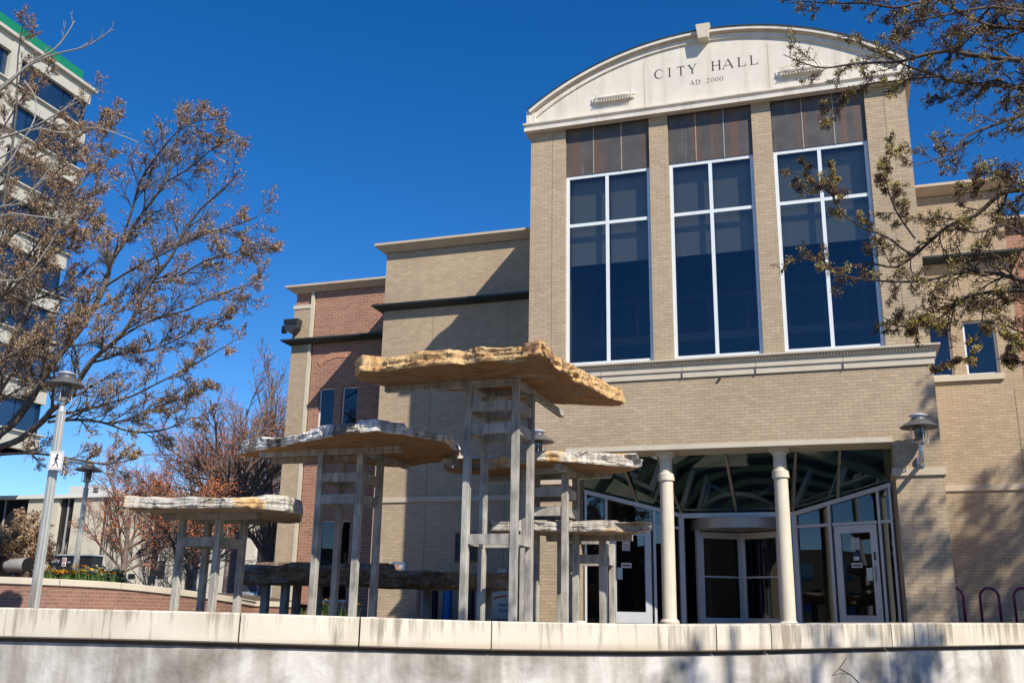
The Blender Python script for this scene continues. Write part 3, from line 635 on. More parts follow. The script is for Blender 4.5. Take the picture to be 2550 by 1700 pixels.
def glyph(mb, ch, x, z, h, W, y):
    T, t = 0.070, 0.026; k = [0]
    def S_(pts, w): stroke(mb, x, z, h, pts, w, y-0.0012*k[0]); k[0] += 1
    def ser(cx, zz, hw=0.13): S_([(cx-hw, zz), (cx+hw, zz)], 0.022)
    W = W/h
    if ch == 'I': S_([(W/2, 0.02), (W/2, .98)], T); ser(W/2, .02); ser(W/2, .98)
    if ch == 'H':
        a, c = .14, W-.14; S_([(a, .02), (a, .98)], T); S_([(c, .02), (c, .98)], T); S_([(a, .52), (c, .52)], t)
        for q in (a, c): ser(q, .02); ser(q, .98)
    if ch == 'L': S_([(.16, .02), (.16, .98)], T); ser(.16, .98); S_([(.02, .02), (W-.02, .02)], t); S_([(W-.04, .02), (W, .26)], [.03, .02])
    if ch == 'T': S_([(W/2, .02), (W/2, .96)], T); ser(W/2, .02); S_([(.02, .96), (W-.02, .96)], t+.01); S_([(.03, .97), (.0, .76)], [.03, .015]); S_([(W-.03, .97), (W, .76)], [.03, .015])
    if ch == 'Y': S_([(W/2, .02), (W/2, .46)], T); ser(W/2, .02); S_([(.10, .98), (W/2, .44)], T*.95); S_([(W-.10, .98), (W/2, .44)], t+.005); ser(.10, .98, .12); ser(W-.10, .98, .1)
    if ch == 'A': S_([(.08, .02), (W/2-.02, .98)], t); S_([(W/2, 1.0), (W-.12, .02)], T); S_([(.2, .34), (W-.22, .34)], t); ser(.08, .02, .1); ser(W-.12, .02, .12)
    if ch == 'C':
        p = arc(W*.55, .5, W*.52-.03, .48, 48, 312, 22); S_(p, [t+(T-t)*max(0, math.sin(rad(180*i/22)))**1.5 for i in range(23)])
        S_([(W*.9, .84), (W*.93, .64)], [.035, .012]); S_([(W*.9, .14), (W*.93, .30)], [.02, .012])
    if ch == 'D':
        S_([(.14, .02), (.14, .98)], T); ser(.12, .02, .1); ser(.12, .98, .1); p = [(.14, .98)]+arc(W*.38, .5, W*.6-.04, .48, 90, -90, 18)+[(.14, .02)]; S_(p, [t]+[t+(T-t)*math.sin(rad(180*i/18))**1.5 for i in range(19)]+[t])
    if ch == '0': p = arc(W/2, .5, W/2-.05, .48, 0, 360, 24); S_(p, [t+(T-t)*abs(math.cos(rad(360*i/24)))**1.5 for i in range(25)])
    if ch == '2': S_(arc(W/2, .72, W/2-.07, .25, 160, -30, 12)+[(.08, .03)], [.03]+[.03+.045*math.sin(rad(180*i/12)) for i in range(13)]); S_([(.05, .03), (W-.03, .03)], .045); S_([(W-.04, .03), (W, .2)], [.03, .015])
b = MB(); zb0 = 12.13; hh = 0.24
for ch, xa_, xb_ in (('C', -3.42, -3.21), ('I', -3.10, -3.03), ('T', -2.885, -2.72), ('Y', -2.64, -2.44), ('H', -2.105, -1.885), ('A', -1.86, -1.60), ('L', -1.52, -1.33), ('L', -1.245, -1.06)):
    glyph(b, ch, xa_, zb0, hh, xb_-xa_, -0.0515)
part(b, 'lettering', M['letter'], gab, 'flat capitals reading CITY HALL, coloured dark like the shade of incised strokes', fix=False)
b = MB()
for ch, xa_, xb_ in (('A', -2.61, -2.50), ('D', -2.475, -2.37), ('2', -2.235, -2.165), ('0', -2.13, -2.055), ('0', -2.03, -1.955), ('0', -1.93, -1.855)):
    glyph(b, ch, xa_, 11.84, 0.115, xb_-xa_, -0.0515)
part(b, 'lettering', M['letter'], gab, 'small flat characters reading AD 2000, coloured dark like the shade of incised strokes', fix=False)
# carved plume ornaments
for c in (-4.355, -0.125):
    b = MB(); n = 24; pts = []; rs = []
    s = 1 if c < XC else 1
    for i in range(n+1):
        u = i/n; pts.append((c-0.52+1.04*u, -0.115, 11.80)); rs.append(0.012+0.066*min(1, math.sin(math.pi*min(1, u*1.0+0.02))*1.6)*(0.85 if i % 2 else 1.0))
    b.tube(pts, rs, 10)
    for k in range(14):
        u = 0.10+0.8*k/13; X = c-0.52+1.04*u
        for sg in (1, -1): b.tube([(X, -0.14, 11.80+0.03*sg), (X-0.04, -0.15, 11.80+0.09*sg), (X-0.10, -0.11, 11.80+0.135*sg)], [0.018, 0.016, 0.003], 5, smooth=False)
    part(b, 'plume_ornament', M['precast'], gab)

# ---- entrance
b = MB(); b.box(OL, OR_, -0.012, 0.85, ZL-0.10, ZL-0.002); part(b, 'soffit', M['precast_band'], hall)
for X in (XC-1.21, XC+1.14):
    col = MB(); y = 0.40; r = 0.145
    col.lathe((X, y, GZ), [(r*1.02, 0), (r*1.02, .12), (r*1.0, .14), (r*.99, 1.5), (r*0.965, 2.93)], 32)
    cl = part(col, 'column', M['column'], hall)
    q = MB(); q.lathe((X, y, GZ), [(r*1.30, 0), (r*1.36, .03), (r*1.36, .07), (r*1.05, .12)], 32); part(q, 'column_base', M['column'], cl)
    q = MB(); q.lathe((X, y, 2.83), [(r*1.0, 0), (r*1.19, .01), (r*1.19, .15), (r*1.0, .165), (r*.93, .17), (r*.90, .52), (r*0.95, .56)], 32); part(q, 'column_collar', M['column'], cl)
    q = MB(); q.box(X-.20, X+.20, y-.20, y+.20, 3.375, 3.437); q.lathe((X, y, 3.30), [(r*.92, 0), (r*1.15, .07)], 24); part(q, 'capital', M['precast'], cl)
A_ = Vector((OL, 1.56, 0)); B_ = Vector((XC-1.25, 2.7, 0)); C_ = Vector((XC+1.25, 2.7, 0)); D_ = Vector((OR_, 1.56, 0))
ZJ, ZH, ZTR = 2.80, 2.33, 2.05
front = part(MB().bar(B_+Vector((0, 0, ZH)), C_+Vector((0, 0, ZH)), (0, 0, 1), 0.11, 0.12), 'storefront', M['alu'], hall)
m = MB()
m.bar(A_+Vector((0, 0, ZJ)), B_+Vector((0, 0, ZH)), (0, 0, 1), 0.09, 0.12); m.bar(C_+Vector((0, 0, ZH)), D_+Vector((0, 0, ZJ)), (0, 0, 1), 0.09, 0.12)
part(m, 'head_rail', M['alu'], front)
def along(P, Q, t): return P+(Q-P)*t
def hz(P, t): return (ZJ+(ZH-ZJ)*t) if P is A_ else (ZJ+(ZH-ZJ)*t)
side_specs = []
for (J, K, doorr) in ((A_, B_, (0.259, 0.672)), (D_, C_, (0.17, 0.582))):
    d = (K-J).normalized(); nrm = Vector((0, 0, 1)).cross(d)
    if nrm.y > 0: nrm = -nrm
    t0, t1 = doorr
    for t, wd in ((0.02, .05), (t0-0.035, .06), (t1+0.035, .06), (0.975, .07)):
        p = along(J, K, t); z1 = ZJ+(ZH-ZJ)*t-0.04
        part(MB().bar(p+Vector((0, 0, GZ)), p+Vector((0, 0, z1)), d, wd, 0.11), 'mullion', M['alu'], front)
    m = MB()
    for a, c in ((0.03, t0-0.05), (t0-0.01, t1+0.01), (t1+0.05, 0.96)):
        p, q = along(J, K, a), along(J, K, c); m.bar(p+Vector((0, 0, ZTR)), q+Vector((0, 0, ZTR)), (0, 0, 1), 0.06, 0.10)
    part(m, 'transom', M['alu'], front)
    for a, c in ((0.03, t0-0.05), (t0-0.02, t1+0.02), (t1+0.05, 0.96)):
        p, q = along(J, K, a), along(J, K, c)
        g = MB(); g.add([p+Vector((0, 0, ZTR+.03)), q+Vector((0, 0, ZTR+.03)), q+Vector((0, 0, ZJ+(ZH-ZJ)*c-.04)), p+Vector((0, 0, ZJ+(ZH-ZJ)*a-.04))], [(0, 1, 2, 3)])
        part(g, 'pane', M['glass'] if J is A_ else M['door_glass'], front, fix=False)
        if (a, c) != (t0-0.02, t1+0.02):
            g = MB(); g.add([p+Vector((0, 0, GZ+.02)), q+Vector((0, 0, GZ+.02)), q+Vector((0, 0, ZTR-.03)), p+Vector((0, 0, ZTR-.03))], [(0, 1, 2, 3)]); part(g, 'pane', M['door_glass'], front, fix=False)
    # door leaf
    p, q = along(J, K, t0), along(J, K, t1); off = nrm*0.02
    P0, Q0 = p+off, q+off; L = (Q0-P0).length
    def pt(u, z, o=0): return P0+d*u+nrm*o+Vector((0, 0, z))
    m = MB(); st = 0.15; zt = ZTR-0.04
    m.bar(pt(st/2, GZ+.02), pt(st/2, zt), d, st, .05); m.bar(pt(L-st/2, GZ+.02), pt(L-st/2, zt), d, st, .05)
    m.bar(pt(st, zt-.08), pt(L-st, zt-.08), (0, 0, 1), .16, .05); m.bar(pt(st, GZ+.14), pt(L-st, GZ+.14), (0, 0, 1), .24, .05)
    door = part(m, 'door', M['alu'], hall)
    g = MB(); g.add([pt(st, GZ+.26), pt(L-st, GZ+.26), pt(L-st, zt-.16), pt(st, zt-.16)], [(0, 1, 2, 3)]); part(g, 'pane', M['door_glass'], door, fix=False)
    # pull handle on a plate, near the jamb side
    u = 0.10
    h = MB(); h.bar(pt(u+0.12, 0.86, .035), pt(u+0.12, 1.12, .035), d, .13, .012)
    h.bar(pt(u, .85, .07), pt(u, 1.14, .07), d, .025, .025); h.bar(pt(u, .87, .03), pt(u, .87, .07), d, .02, .02); h.bar(pt(u, 1.12, .03), pt(u, 1.12, .07), d, .02, .02)
    part(h, 'handle', M['steel'], door)
    h = MB(); h.bar(pt(u-.02, 1.27, .03), pt(u-.02, 1.44, .03), d, .035, .02); part(h, 'lock', M['alu_dark'], door)
    h = MB()
    for z in (.1, 1.05, 1.85): h.bar(pt(L+.012, z, .01), pt(L+.012, z+.12, .01), d, .022, .05)
    part(h, 'hinge', M['alu_dark'], door)
    h = MB(); h.bar(pt(L*.5-.10, 1.50, .004), pt(L*.5-.10, 1.74, .004), d, .18, .002) if J is A_ else h.bar(pt(L*.5+.02, 1.50, .004), pt(L*.5+.02, 1.74, .004), d, .18, .002)
    part(h, 'notice', M['sign_white'], door)
    h = MB(); uu = L*.5-.10 if J is A_ else L*.5+.02
    h.bar(pt(uu, 1.12 if J is A_ else 1.13, .004), pt(uu, 1.23, .004), d, .24, .002); part(h, 'notice', M['sign_white'], door)
    h = MB()
    for zz in (1.52, 1.56, 1.60, 1.64, 1.70): h.bar(pt(uu-.07, zz, .007), pt(uu+.07, zz, .007), (0, 0, 1), .012, .002)
    h.bar(pt(uu-.09, 1.175, .007), pt(uu+.09, 1.175, .007), (0, 0, 1), .03, .002)
    part(h, 'print', M['letter'], door)
    if J is D_:
        h = MB(); h.bar(pt(uu, 1.28, .004), pt(uu, 1.36, .004), d, .13, .002); part(h, 'notice', M['sign_white'], door)
        h = MB(); h.bar(pt(uu, 1.36, .005), pt(uu, 1.46, .005), d, .11, .002); part(h, 'access_sticker', M['navy'], door)
# head glazing: from the head rail up and out to the soffit
SO = [Vector((OL, .85, ZL-.09)), Vector((XC-1.45, .85, ZL-.09)), Vector((XC+1.45, .85, ZL-.09)), Vector((OR_, .85, ZL-.09))]
HD = [A_+Vector((0, 0, ZJ+.05)), B_+Vector((0, 0, ZH+.06)), C_+Vector((0, 0, ZH+.06)), D_+Vector((0, 0, ZJ+.05))]
def m_etched():
    m = glass('etched_glass', (0.006, 0.008, 0.007), 0.01, rcol=(0.38, 0.44, 0.41)); t = m.node_tree
    mx = [n for n in t.nodes if n.type == 'MIX_SHADER'][0]; out = [n for n in t.nodes if n.type == 'OUTPUT_MATERIAL'][0]
    di = N(t, 'ShaderNodeBsdfDiffuse'); di.inputs[0].default_value = (0.10, 0.19, 0.155, 1)
    tc = t.nodes.new('ShaderNodeTexCoord'); mp = N(t, 'ShaderNodeMapping'); mp.inputs['Location'].default_value = (-XC, -3.2, -2.2); mp.inputs['Rotation'].default_value = (0, 0, 0.35); t.links.new(tc.outputs['Object'], mp.inputs[0])
    wv = N(t, 'ShaderNodeTexWave', wave_type='RINGS', rings_direction='SPHERICAL', i_Scale=0.75, i_Distortion=6.0, i_Detail=1.5); wv.inputs['Detail Scale'].default_value = 0.9; t.links.new(mp.outputs[0], wv.inputs['Vector'])
    r = ramp(t, [(0.45, (0.03,)*3), (0.75, (0.34,)*3)]); t.links.new(wv.outputs[1], r.inputs[0])
    m2 = t.nodes.new('ShaderNodeMixShader'); t.links.new(r.outputs[0], m2.inputs[0]); t.links.new(mx.outputs[0], m2.inputs[1]); t.links.new(di.outputs[0], m2.inputs[2]); t.links.new(m2.outputs[0], out.inputs[0])
    return m
M['etched'] = m_etched()
for i in range(3):
    g = MB(); g.add([SO[i], SO[i+1], HD[i+1], HD[i]], [(0, 1, 2, 3)]); part(g, 'canopy_glass', M['etched'], front, fix=False)
for (i, t) in ((0, .55), (1, 0.0), (1, .5), (1, 1.0), (2, .47)):
    p = along(SO[i], SO[i+1], t); q = along(HD[i], HD[i+1], t); p = p+Vector((0, -.03, -.02)); q = q+Vector((0, -.03, 0))
    part(MB().bar(q, p, (1, 0, 0), .055, .05), 'glazing_bar', M['alu_warm'], front)
part(MB().bar(SO[0]+Vector((0.02, -.02, -.02)), HD[0]+Vector((.02, -.03, 0)), (1, 0, 0), .05, .05), 'glazing_bar', M['alu_warm'], front)
# lobby shell
b = MB()
b.box(OL-.3, OR_+.3, 8.8, 8.9, GZ, 4.0); b.box(OL-.32, OL-.02+.0, 1.62, 8.8, GZ, 4.0); b.box(OR_+.02, OR_+.3, 1.62, 8.8, GZ, 4.0); b.box(OL-.3, OR_+.3, 0.86, 8.8, ZL+.02, ZL+.1); b.box(OL, OR_, 1.2, 8.8, GZ-.2, GZ+.01)
b.box(-4.9, -3.9, 6.0, 6.6, GZ, 1.0); b.box(-1.2, .6, 7.2, 7.9, GZ, 1.05); b.box(-.9, -.7, 5.2, 5.4, GZ, 3.5); b.box(-3.7, -3.5, 5.2, 5.4, GZ, 3.5)
part(b, 'interior_shell', M['interior'], hall)
# revolving door
rc = Vector((XC, 3.55, 0)); rr = 1.18
m = MB(); m.lathe((rc.x, rc.y, 2.02), [(rr, 0), (rr+.03, .01), (rr+.03, .24), (rr, .25)], 48); rev = part(m, 'revolving_door', M['alu_soft'], hall)
m = MB()
for sgn in (-1, 1):
    for a0_, a1_ in ((118, 128), ):
        pass
    pts = []
    for k in range(13):
        a = rad(-90+sgn*(52+60*k/12)); pts.append((rc.x+math.cos(a)*rr, rc.y+math.sin(a)*rr))
    g = MB(); v = []
    for (x, y) in pts: v += [(x, y, GZ+.02), (x, y, 2.02)]
    g.add(v, [(2*i, 2*i+2, 2*i+3, 2*i+1) for i in range(12)], smooth=True); part(g, 'drum_glass', M['door_glass'], rev, fix=False)
    for a in (52, 112):
        t = rad(-90+sgn*a); e = Vector((rc.x+math.cos(t)*rr, rc.y+math.sin(t)*rr, 0)); part(MB().bar(e+Vector((0, 0, GZ)), e+Vector((0, 0, 2.02)), (math.cos(t), math.sin(t), 0), .07, .09), 'drum_post', M['alu'], rev)
for a in (-90-58, -90+58, 90-58+0, 90+58):
    t = rad(a); dd = Vector((math.cos(t), math.sin(t), 0))
    def w_(u, z): return rc+dd*u+Vector((0, 0, z))
    m = MB(); m.bar(w_(.06, GZ+.03), w_(.06, 2.0), dd, .09, .045); m.bar(w_(1.03, GZ+.03), w_(1.03, 2.0), dd, .11, .045)
    m.bar(w_(.1, 1.92), w_(.98, 1.92), (0, 0, 1), .14, .045); m.bar(w_(.1, GZ+.10), w_(.98, GZ+.10), (0, 0, 1), .14, .045); m.bar(w_(.1, .98), w_(.98, .98), (0, 0, 1), .035, .05)
    lf = part(m, 'wing', M['alu'], rev)
    g = MB(); g.add([w_(.1, GZ+.17), w_(.98, GZ+.17), w_(.98, .96), w_(.1, .96)], [(0, 1, 2, 3)]); g.add([w_(.1, 1.0), w_(.98, 1.0), w_(.98, 1.85), w_(.1, 1.85)], [(0, 1, 2, 3)])
    part(g, 'pane', M['door_glass'], rev, fix=False)
for sgn in (-1, 1):
    m = MB(); e = Vector((XC+sgn*1.25, 2.7, 0)); m.bar(e+Vector((0, 0, GZ)), e+Vector((0, 0, ZH-.06)), (1, 0, 0), .10, .14); part(m, 'mullion', M['alu'], front)

# ================================================================ STONE TABLES
def slab(parent, outline, zb, th, side, under, seed=0, rough=0.03, top_list=None):
    """rough stone slab: outline = plan points of the underside's rim"""
    pts = [Vector((p[0], p[1], 0)) for p in outline]
    # resample
    n = len(pts); L = [0]
    for i in range(n): L.append(L[-1]+(pts[(i+1) % n]-pts[i]).length)
    m = max(120, int(L[-1]/0.03)); rs = []
    for k in range(m):
        s = L[-1]*k/m; i = max(j for j in range(n) if L[j] <= s); t = (s-L[i])/max(1e-6, L[i+1]-L[i]); rs.append(pts[i].lerp(pts[(i+1) % n], t))
    for _ in range(2): rs = [(rs[i-1]+rs[i]*2+rs[(i+1) % m])/4 for i in range(m)]
    c = sum(rs, Vector())/m
    def nz(p, f, o): return noise.noise(Vector((p.x*f+seed*7.3, p.y*f+o, p.z*f+seed)))
    def ctr(p): return (c-p).normalized()
    rings = []
    levels = [(0.0, 0.03), (0.03, 0.0), (0.14, -0.01), (0.24, -.012), (0.34, 0.0), (0.44, 0.0), (0.54, -.01), (0.64, 0.0), (0.75, -0.005), (0.86, 0.0), (0.97, 0.008), (1.0, 0.03)]
    for li, (u, inn) in enumerate(levels):
        ring = []
        for p in rs:
            q = Vector((p.x, p.y, zb))
            tloc = th*(1+0.28*nz(q, 1.1, 3)+0.06*nz(q, 4, 5)+.14*(noise.cell(Vector((p.x*1.7+seed, p.y*1.7, 3.3)))-.5))
            vv = Vector((p.x*3.2+seed, p.y*3.2, u*th*6.0)); F1 = noise.voronoi(vv)[0]; v2 = Vector((p.x*8+seed, p.y*8, u*th*16)); F2 = noise.voronoi(v2)[0]
            lat = inn + rough*1.0*nz(Vector((p.x, p.y, u*th*2.5)), 5.0, 1) + rough*1.6*nz(Vector((p.x, p.y, 0)), 1.9, 9) + rough*0.9*(F1[1]-F1[0]-.25) + rough*1.2*(noise.cell(noise.voronoi(vv)[1][0]*41.7)-.5) + rough*0.35*(noise.cell(noise.voronoi(v2)[1][0]*31.3)-.5) + rough*.5*(noise.cell(Vector((math.floor(u*4.99)*5.17+seed, math.floor(p.x*1.4)*2.3, .7)))-.5)
            z = zb + u*tloc + (0.018*nz(q, 2.5, 4) if li == 0 else 0.01*nz(Vector((p.x, p.y, u)), 7, 6))
            q2 = q+ctr(p)*lat; ring.append((q2.x, q2.y, z))
        rings.append(ring)
    v = [p for r in rings for p in r]; f = []; mi = []
    R = len(rings)
    for j in range(R-1):
        for i in range(m): f.append((j*m+i, j*m+(i+1) % m, (j+1)*m+(i+1) % m, (j+1)*m+i)); mi.append(0)
    def inner(ring0, zc, down):
        base = ring0; sc = (0.86, 0.7, 0.5, 0.28, 0.0)
        for s in sc[:-1]:
            o = len(v)
            for i in range(m):
                p = rings[0 if down else -1][i]; q = Vector((c.x+(p[0]-c.x)*s, c.y+(p[1]-c.y)*s, p[2]))
                z = q.z + (-(0.03*max(0, nz(q, 1.6, 8)) + 0.012*nz(q, 6, 2)) if down else 0.03*nz(q, 2, 7)); v.append((q.x, q.y, z))
            for i in range(m):
                a, b_ = base+i, base+(i+1) % m; c_, d_ = o+(i+1) % m, o+i
                f.append((a, d_, c_, b_) if down else (a, b_, c_, d_)); mi.append(1 if down else 0)
            base = o
        o = len(v); v.append((c.x, c.y, zb if down else zb+th))
        for i in range(m): f.append((base+i, o, base+(i+1) % m) if down else (base+i, base+(i+1) % m, o)); mi.append(1 if down else 0)
    inner(0, 0, True); inner((R-1)*m, 0, False)
    b = MB(); b.v = v; b.f = f; b.mi = mi; b.sm = [False]*len(f)
    o = part(b, 'stone_slab', [side, under], parent)
    return o
def table(label, xf, yf, w, zb, rails, beams, outline, th, side, under, pw=0.11, seed=0, rough=0.03):
    """front-left corner post at (xf,yf); w = spacing of the four posts; rails = heights of the rail rings"""
    t = thing('stone_table', label, 'sculpture', (xf+w/2, yf+w/2, GZ), 'stone slab tables on concrete posts')
    X = (xf+pw/2, xf+w+pw/2); Y = (yf+pw/2, yf+w+pw/2)
    bh = 0.10
    for x in X:
        for y in Y:
            b = MB(); b.box(x-pw/2, x+pw/2, y-pw/2, y+pw/2, GZ-0.05, zb-bh-0.002); o = part(b, 'post', M['post'], t)
            bv = o.modifiers.new('bevel', 'BEVEL'); bv.width = 0.008; bv.segments = 1
    for z in rails:
        b = MB(); rh, rw = 0.15, 0.07
        for y in Y: b.box(X[0]+pw/2, X[1]-pw/2, y-rw/2, y+rw/2, z-rh/2, z+rh/2)
        part(b, 'rail', M['post'], t)
        b = MB()
        for x in X: b.box(x-rw/2, x+rw/2, Y[0]+pw/2, Y[1]-pw/2, z-rh/2, z+rh/2)
        part(b, 'rail', M['post'], t)
    for k, (ax, a0, a1, c) in enumerate(beams):
        b = MB(); zt = zb-0.001 if ax == 'x' else zb-0.004
        if ax == 'x': b.box(a0, a1, c-pw/2+.001, c+pw/2-.001, zb-bh, zt)
        else: b.box(c-pw/2+.003, c+pw/2-.003, a0, a1, zb-bh+0.003, zt)
        o = part(b, 'beam', M['post'], t)
    slab(t, outline, zb, th, side, under, seed, rough)
    return t
def z3(l): return [(860+x*.3061, 830+y*.3061) for x, y in l]
def zr4(l): return [(560+x*.2551, 1020+y*.2551) for x, y in l]
def z5(l): return [(280+x*.22957, 1200+y*.22957) for x, y in l]
def z6(l): return [(1080+x*.3062, 1080+y*.3062) for x, y in l]
def plan(l, z): return [PZ(x, y, z) for x, y in l]
def sxz(x, y): d = ray(x, y); return d.x/d.y, d.z/d.y
# tallest
z1 = 0.2529*14
t1out = plan(z3([(90, 345), (150, 300), (300, 312), (620, 272), (880, 248), (960, 262), (1100, 232), (1400, 206), (1590, 185), (1690, 262), (1850, 385), (1990, 455), (2140, 528), (2245, 560), (2200, 592), (2090, 592), (1960, 580), (1760, 575), (1400, 545), (1000, 470), (700, 462), (330, 428), (170, 400)]), z1)
T1x, T1y, T1w = -5.42, -6.5, 0.77
bx0 = PY(958, 960, T1y).x; by1 = PX(1399, 1015, -4.6).y
rl = [PY(1160, y, T1y).z for y in (1012, 1068, 1341)]
table('tallest weathered stone slab table, golden sandstone top high on four grey posts', T1x, T1y, T1w, z1, rl,
      [('x', bx0, T1x+T1w+.11, T1y+.055), ('y', T1y+.11, by1, T1x+T1w+.055), ('y', T1y+.11, T1y+T1w+0.5, T1x+.055), ('x', T1x, T1x+T1w, T1y+T1w+.055)],
      t1out, 0.245, M['rock_gold'], M['rock_rust'], seed=1, rough=0.027)
# second
T2x, T2y, T2w = -8.43, -5.6, 0.745; z2 = sxz(894, 1113)[1]*14.9
t2out = plan(zr4([(120, 440), (250, 408), (500, 362), (830, 305), (1200, 228), (1480, 208), (1700, 240), (1900, 275), (2150, 312), (2200, 380), (2275, 450), (2200, 490), (2000, 525), (1780, 560), (1500, 548), (900, 520), (450, 482), (250, 462)]), z2)
table('second tallest stone slab table, lichen-streaked black and white edge over rusty underside', T2x, T2y, T2w, z2,
      [PY(830, y, T2y).z for y in (1187, 1241)],
      [('x', PY(646, 1125, T2y).x, PY(996, 1112, T2y).x, T2y+.055), ('y', T2y+.11, PX(1008, 1160, T2x+T2w).y, T2x+T2w+.055), ('x', PY(678, 1145, T2y+.8).x, T2x+T2w, T2y+T2w+.055)],
      t2out, 0.20, M['rock_grey'], M['rock_rust'], seed=2, rough=0.022)
# third
T3x, T3y, T3w = -10.74, -6.1, 0.73; z3b = sxz(535, 1277)[1]*14.4
t3out = plan(z5([(112, 268), (300, 278), (700, 284), (1050, 278), (1400, 275), (1600, 290), (1890, 318), (2040, 352), (2035, 440), (1900, 448), (1750, 440), (1300, 425), (800, 392), (500, 355), (350, 330), (200, 300)]), z3b)
table('low leftmost stone slab table with flat pale grey and orange edge', T3x, T3y, T3w, z3b,
      [PY(490, 1347, T3y).z], [('x', PY(404, 1281, T3y).x, PY(640, 1285, T3y).x, T3y+.055), ('y', T3y+.11, T3y+1.5, T3x+T3w+.055), ('x', T3x-.2, T3x+T3w, T3y+T3w+.055)],
      t3out, 0.21, M['rock_pale'], M['rock_under'], seed=3, rough=0.014)
# fourth
T4x, T4y, T4w = -5.16, -4.4, 0.72; z4b = sxz(1397, 1162)[1]*16.1
t4out = plan(z6([(70, 285), (220, 302), (370, 305), (600, 275), (830, 222), (1000, 222), (1200, 238), (1400, 258), (1600, 272), (1680, 262), (1600, 300), (1450, 322), (1200, 335), (800, 340), (440, 340), (180, 322)]), z4b)
table('pale cream stone slab table right of the tallest one, in front of the entrance', T4x, T4y, T4w, z4b,
      [PY(1360, y, T4y).z for y in (1224, 1272)], [('x', PY(1216, 1185, T4y+.8).x, PY(1520, 1178, T4y+.8).x, T4y+T4w+.055), ('y', T4y-0.45, T4y+T4w+.3, T4x+T4w+.055), ('x', T4x, T4x+T4w, T4y+.055)],
      t4out, 0.22, M['rock_pale'], M['rock_rust'], seed=4, rough=0.026)
# fifth
T5x, T5y, T5w = -4.76, -3.5, 0.75; z5b = sxz(1487, 1331)[1]*17
t5out = plan(z6([(430, 790), (600, 788), (1160, 792), (1320, 790), (1640, 800), (1765, 785), (1700, 805), (1600, 820), (1160, 828), (700, 826), (480, 812)]), z5b)
t5o = [Vector((p.x, p.y, 0)) for p in t5out]
table('lowest standing stone slab table with whitish rim beside the left door', T5x, T5y, T5w, z5b,
      [PY(1450, 1391, T5y).z], [('x', PY(1360, 1340, T5y).x, PY(1573, 1340, T5y).x, T5y+.055), ('y', T5y-.4, T5y+T5w+.3, T5x+.055), ('x', T5x, T5x+T5w, T5y+T5w+.055)],
      t5out, 0.20, M['rock_pale'], M['rock_under'], seed=5, rough=0.016)
# two low bench-height ones
def bench(label, px0, px1, ytop, ybot, y0, dep, seed, posts):
    zb = PY((px0+px1)/2, ybot, y0).z; zt = PY((px0+px1)/2, ytop, y0).z
    xa, xb = PY(px0, ybot, y0).x, PY(px1, ybot, y0).x
    t = thing('stone_bench', label, 'sculpture', ((xa+xb)/2, y0+dep/2, GZ), 'stone slab tables on concrete posts')
    n = 22; out = []
    for k in range(n):
        a = 2*math.pi*k/n; out.append(((xa+xb)/2+math.copysign(abs(math.cos(a))**0.75, math.cos(a))*(xb-xa)/2, y0+dep/2+math.copysign(abs(math.sin(a))**0.6, math.sin(a))*dep/2*(1+0.12*math.sin(k*2.3))))
    slab(t, out, zb, zt-zb, M['rock_brown'], M['rock_under'], seed, 0.05)
    for (px, yy) in posts:
        x = PY(px, 1480, yy).x; b = MB(); b.box(x-.07, x+.07, yy-.06, yy+.06, GZ-.05, zb+.02); part(b, 'post', M['post'], t)
bench('low dark brown stone slab on short posts behind the two left tables', 560, 930, 1403, 1452, -3.4, 1.6, 6, ((661, -3.0), (710, -2.9), (739, -2.3), (791, -2.9)))
bench('low dark grey stone slab seen between the posts of the tallest table', 885, 1262, 1422, 1462, -3.0, 1.6, 7, ((1065, -2.2), (1150, -2.6), (1215, -2.0), (930, -1.9)))

# ================================================================ LAMPS
def lantern(mb_parent, c, k=1.0):
    """lantern head with its collar foot at c"""
    b = MB(); b.lathe(c, [(.045*k, 0), (.05*k, .02), (.05*k, .06), (.075*k, .09), (.115*k, .11), (.12*k, .13)], 20); part(b, 'collar', M['steel'], mb_parent)
    b = MB(); b.lathe((c[0], c[1], c[2]+.13*k), [(.085*k, 0), (.09*k, .02), (.105*k, .24), (.105*k, .30)], 20); part(b, 'lens', M['lens'], mb_parent)
    b = MB()
    for a in (20, 110, 200, 290):
        x, y = math.cos(rad(a))*.155*k, math.sin(rad(a))*.155*k; b.tube([(c[0]+x, c[1]+y, c[2]+.10*k), (c[0]+x*.98, c[1]+y*.98, c[2]+.44*k)], .008*k, 6); b.tube([(c[0]+x, c[1]+y, c[2]+.11*k), (c[0]+x*.6, c[1]+y*.6, c[2]+.11*k)], .008*k, 6)
    part(b, 'cage', M['alu'], mb_parent)
    b = MB(); b.lathe((c[0], c[1], c[2]+.40*k), [(.345*k, 0), (.35*k, .008*k), (.30*k, .05*k), (.18*k, .12*k), (.14*k, .15*k), (.13*k, .18*k)], 32); part(b, 'shade', M['alu_warm'] if False else M['lamp_shade'], mb_parent)
    b = MB(); b.lathe((c[0], c[1], c[2]+.585*k), [(.12*k, 0), (.12*k, .03*k), (.165*k, .035*k), (.165*k, .055*k), (.10*k, .085*k), (.02*k, .10*k)], 24); part(b, 'cap', M['alu'], mb_parent)
M['lamp_shade'] = plain('lamp_shade', (0.12, 0.115, 0.11), 0.5, 0.2)
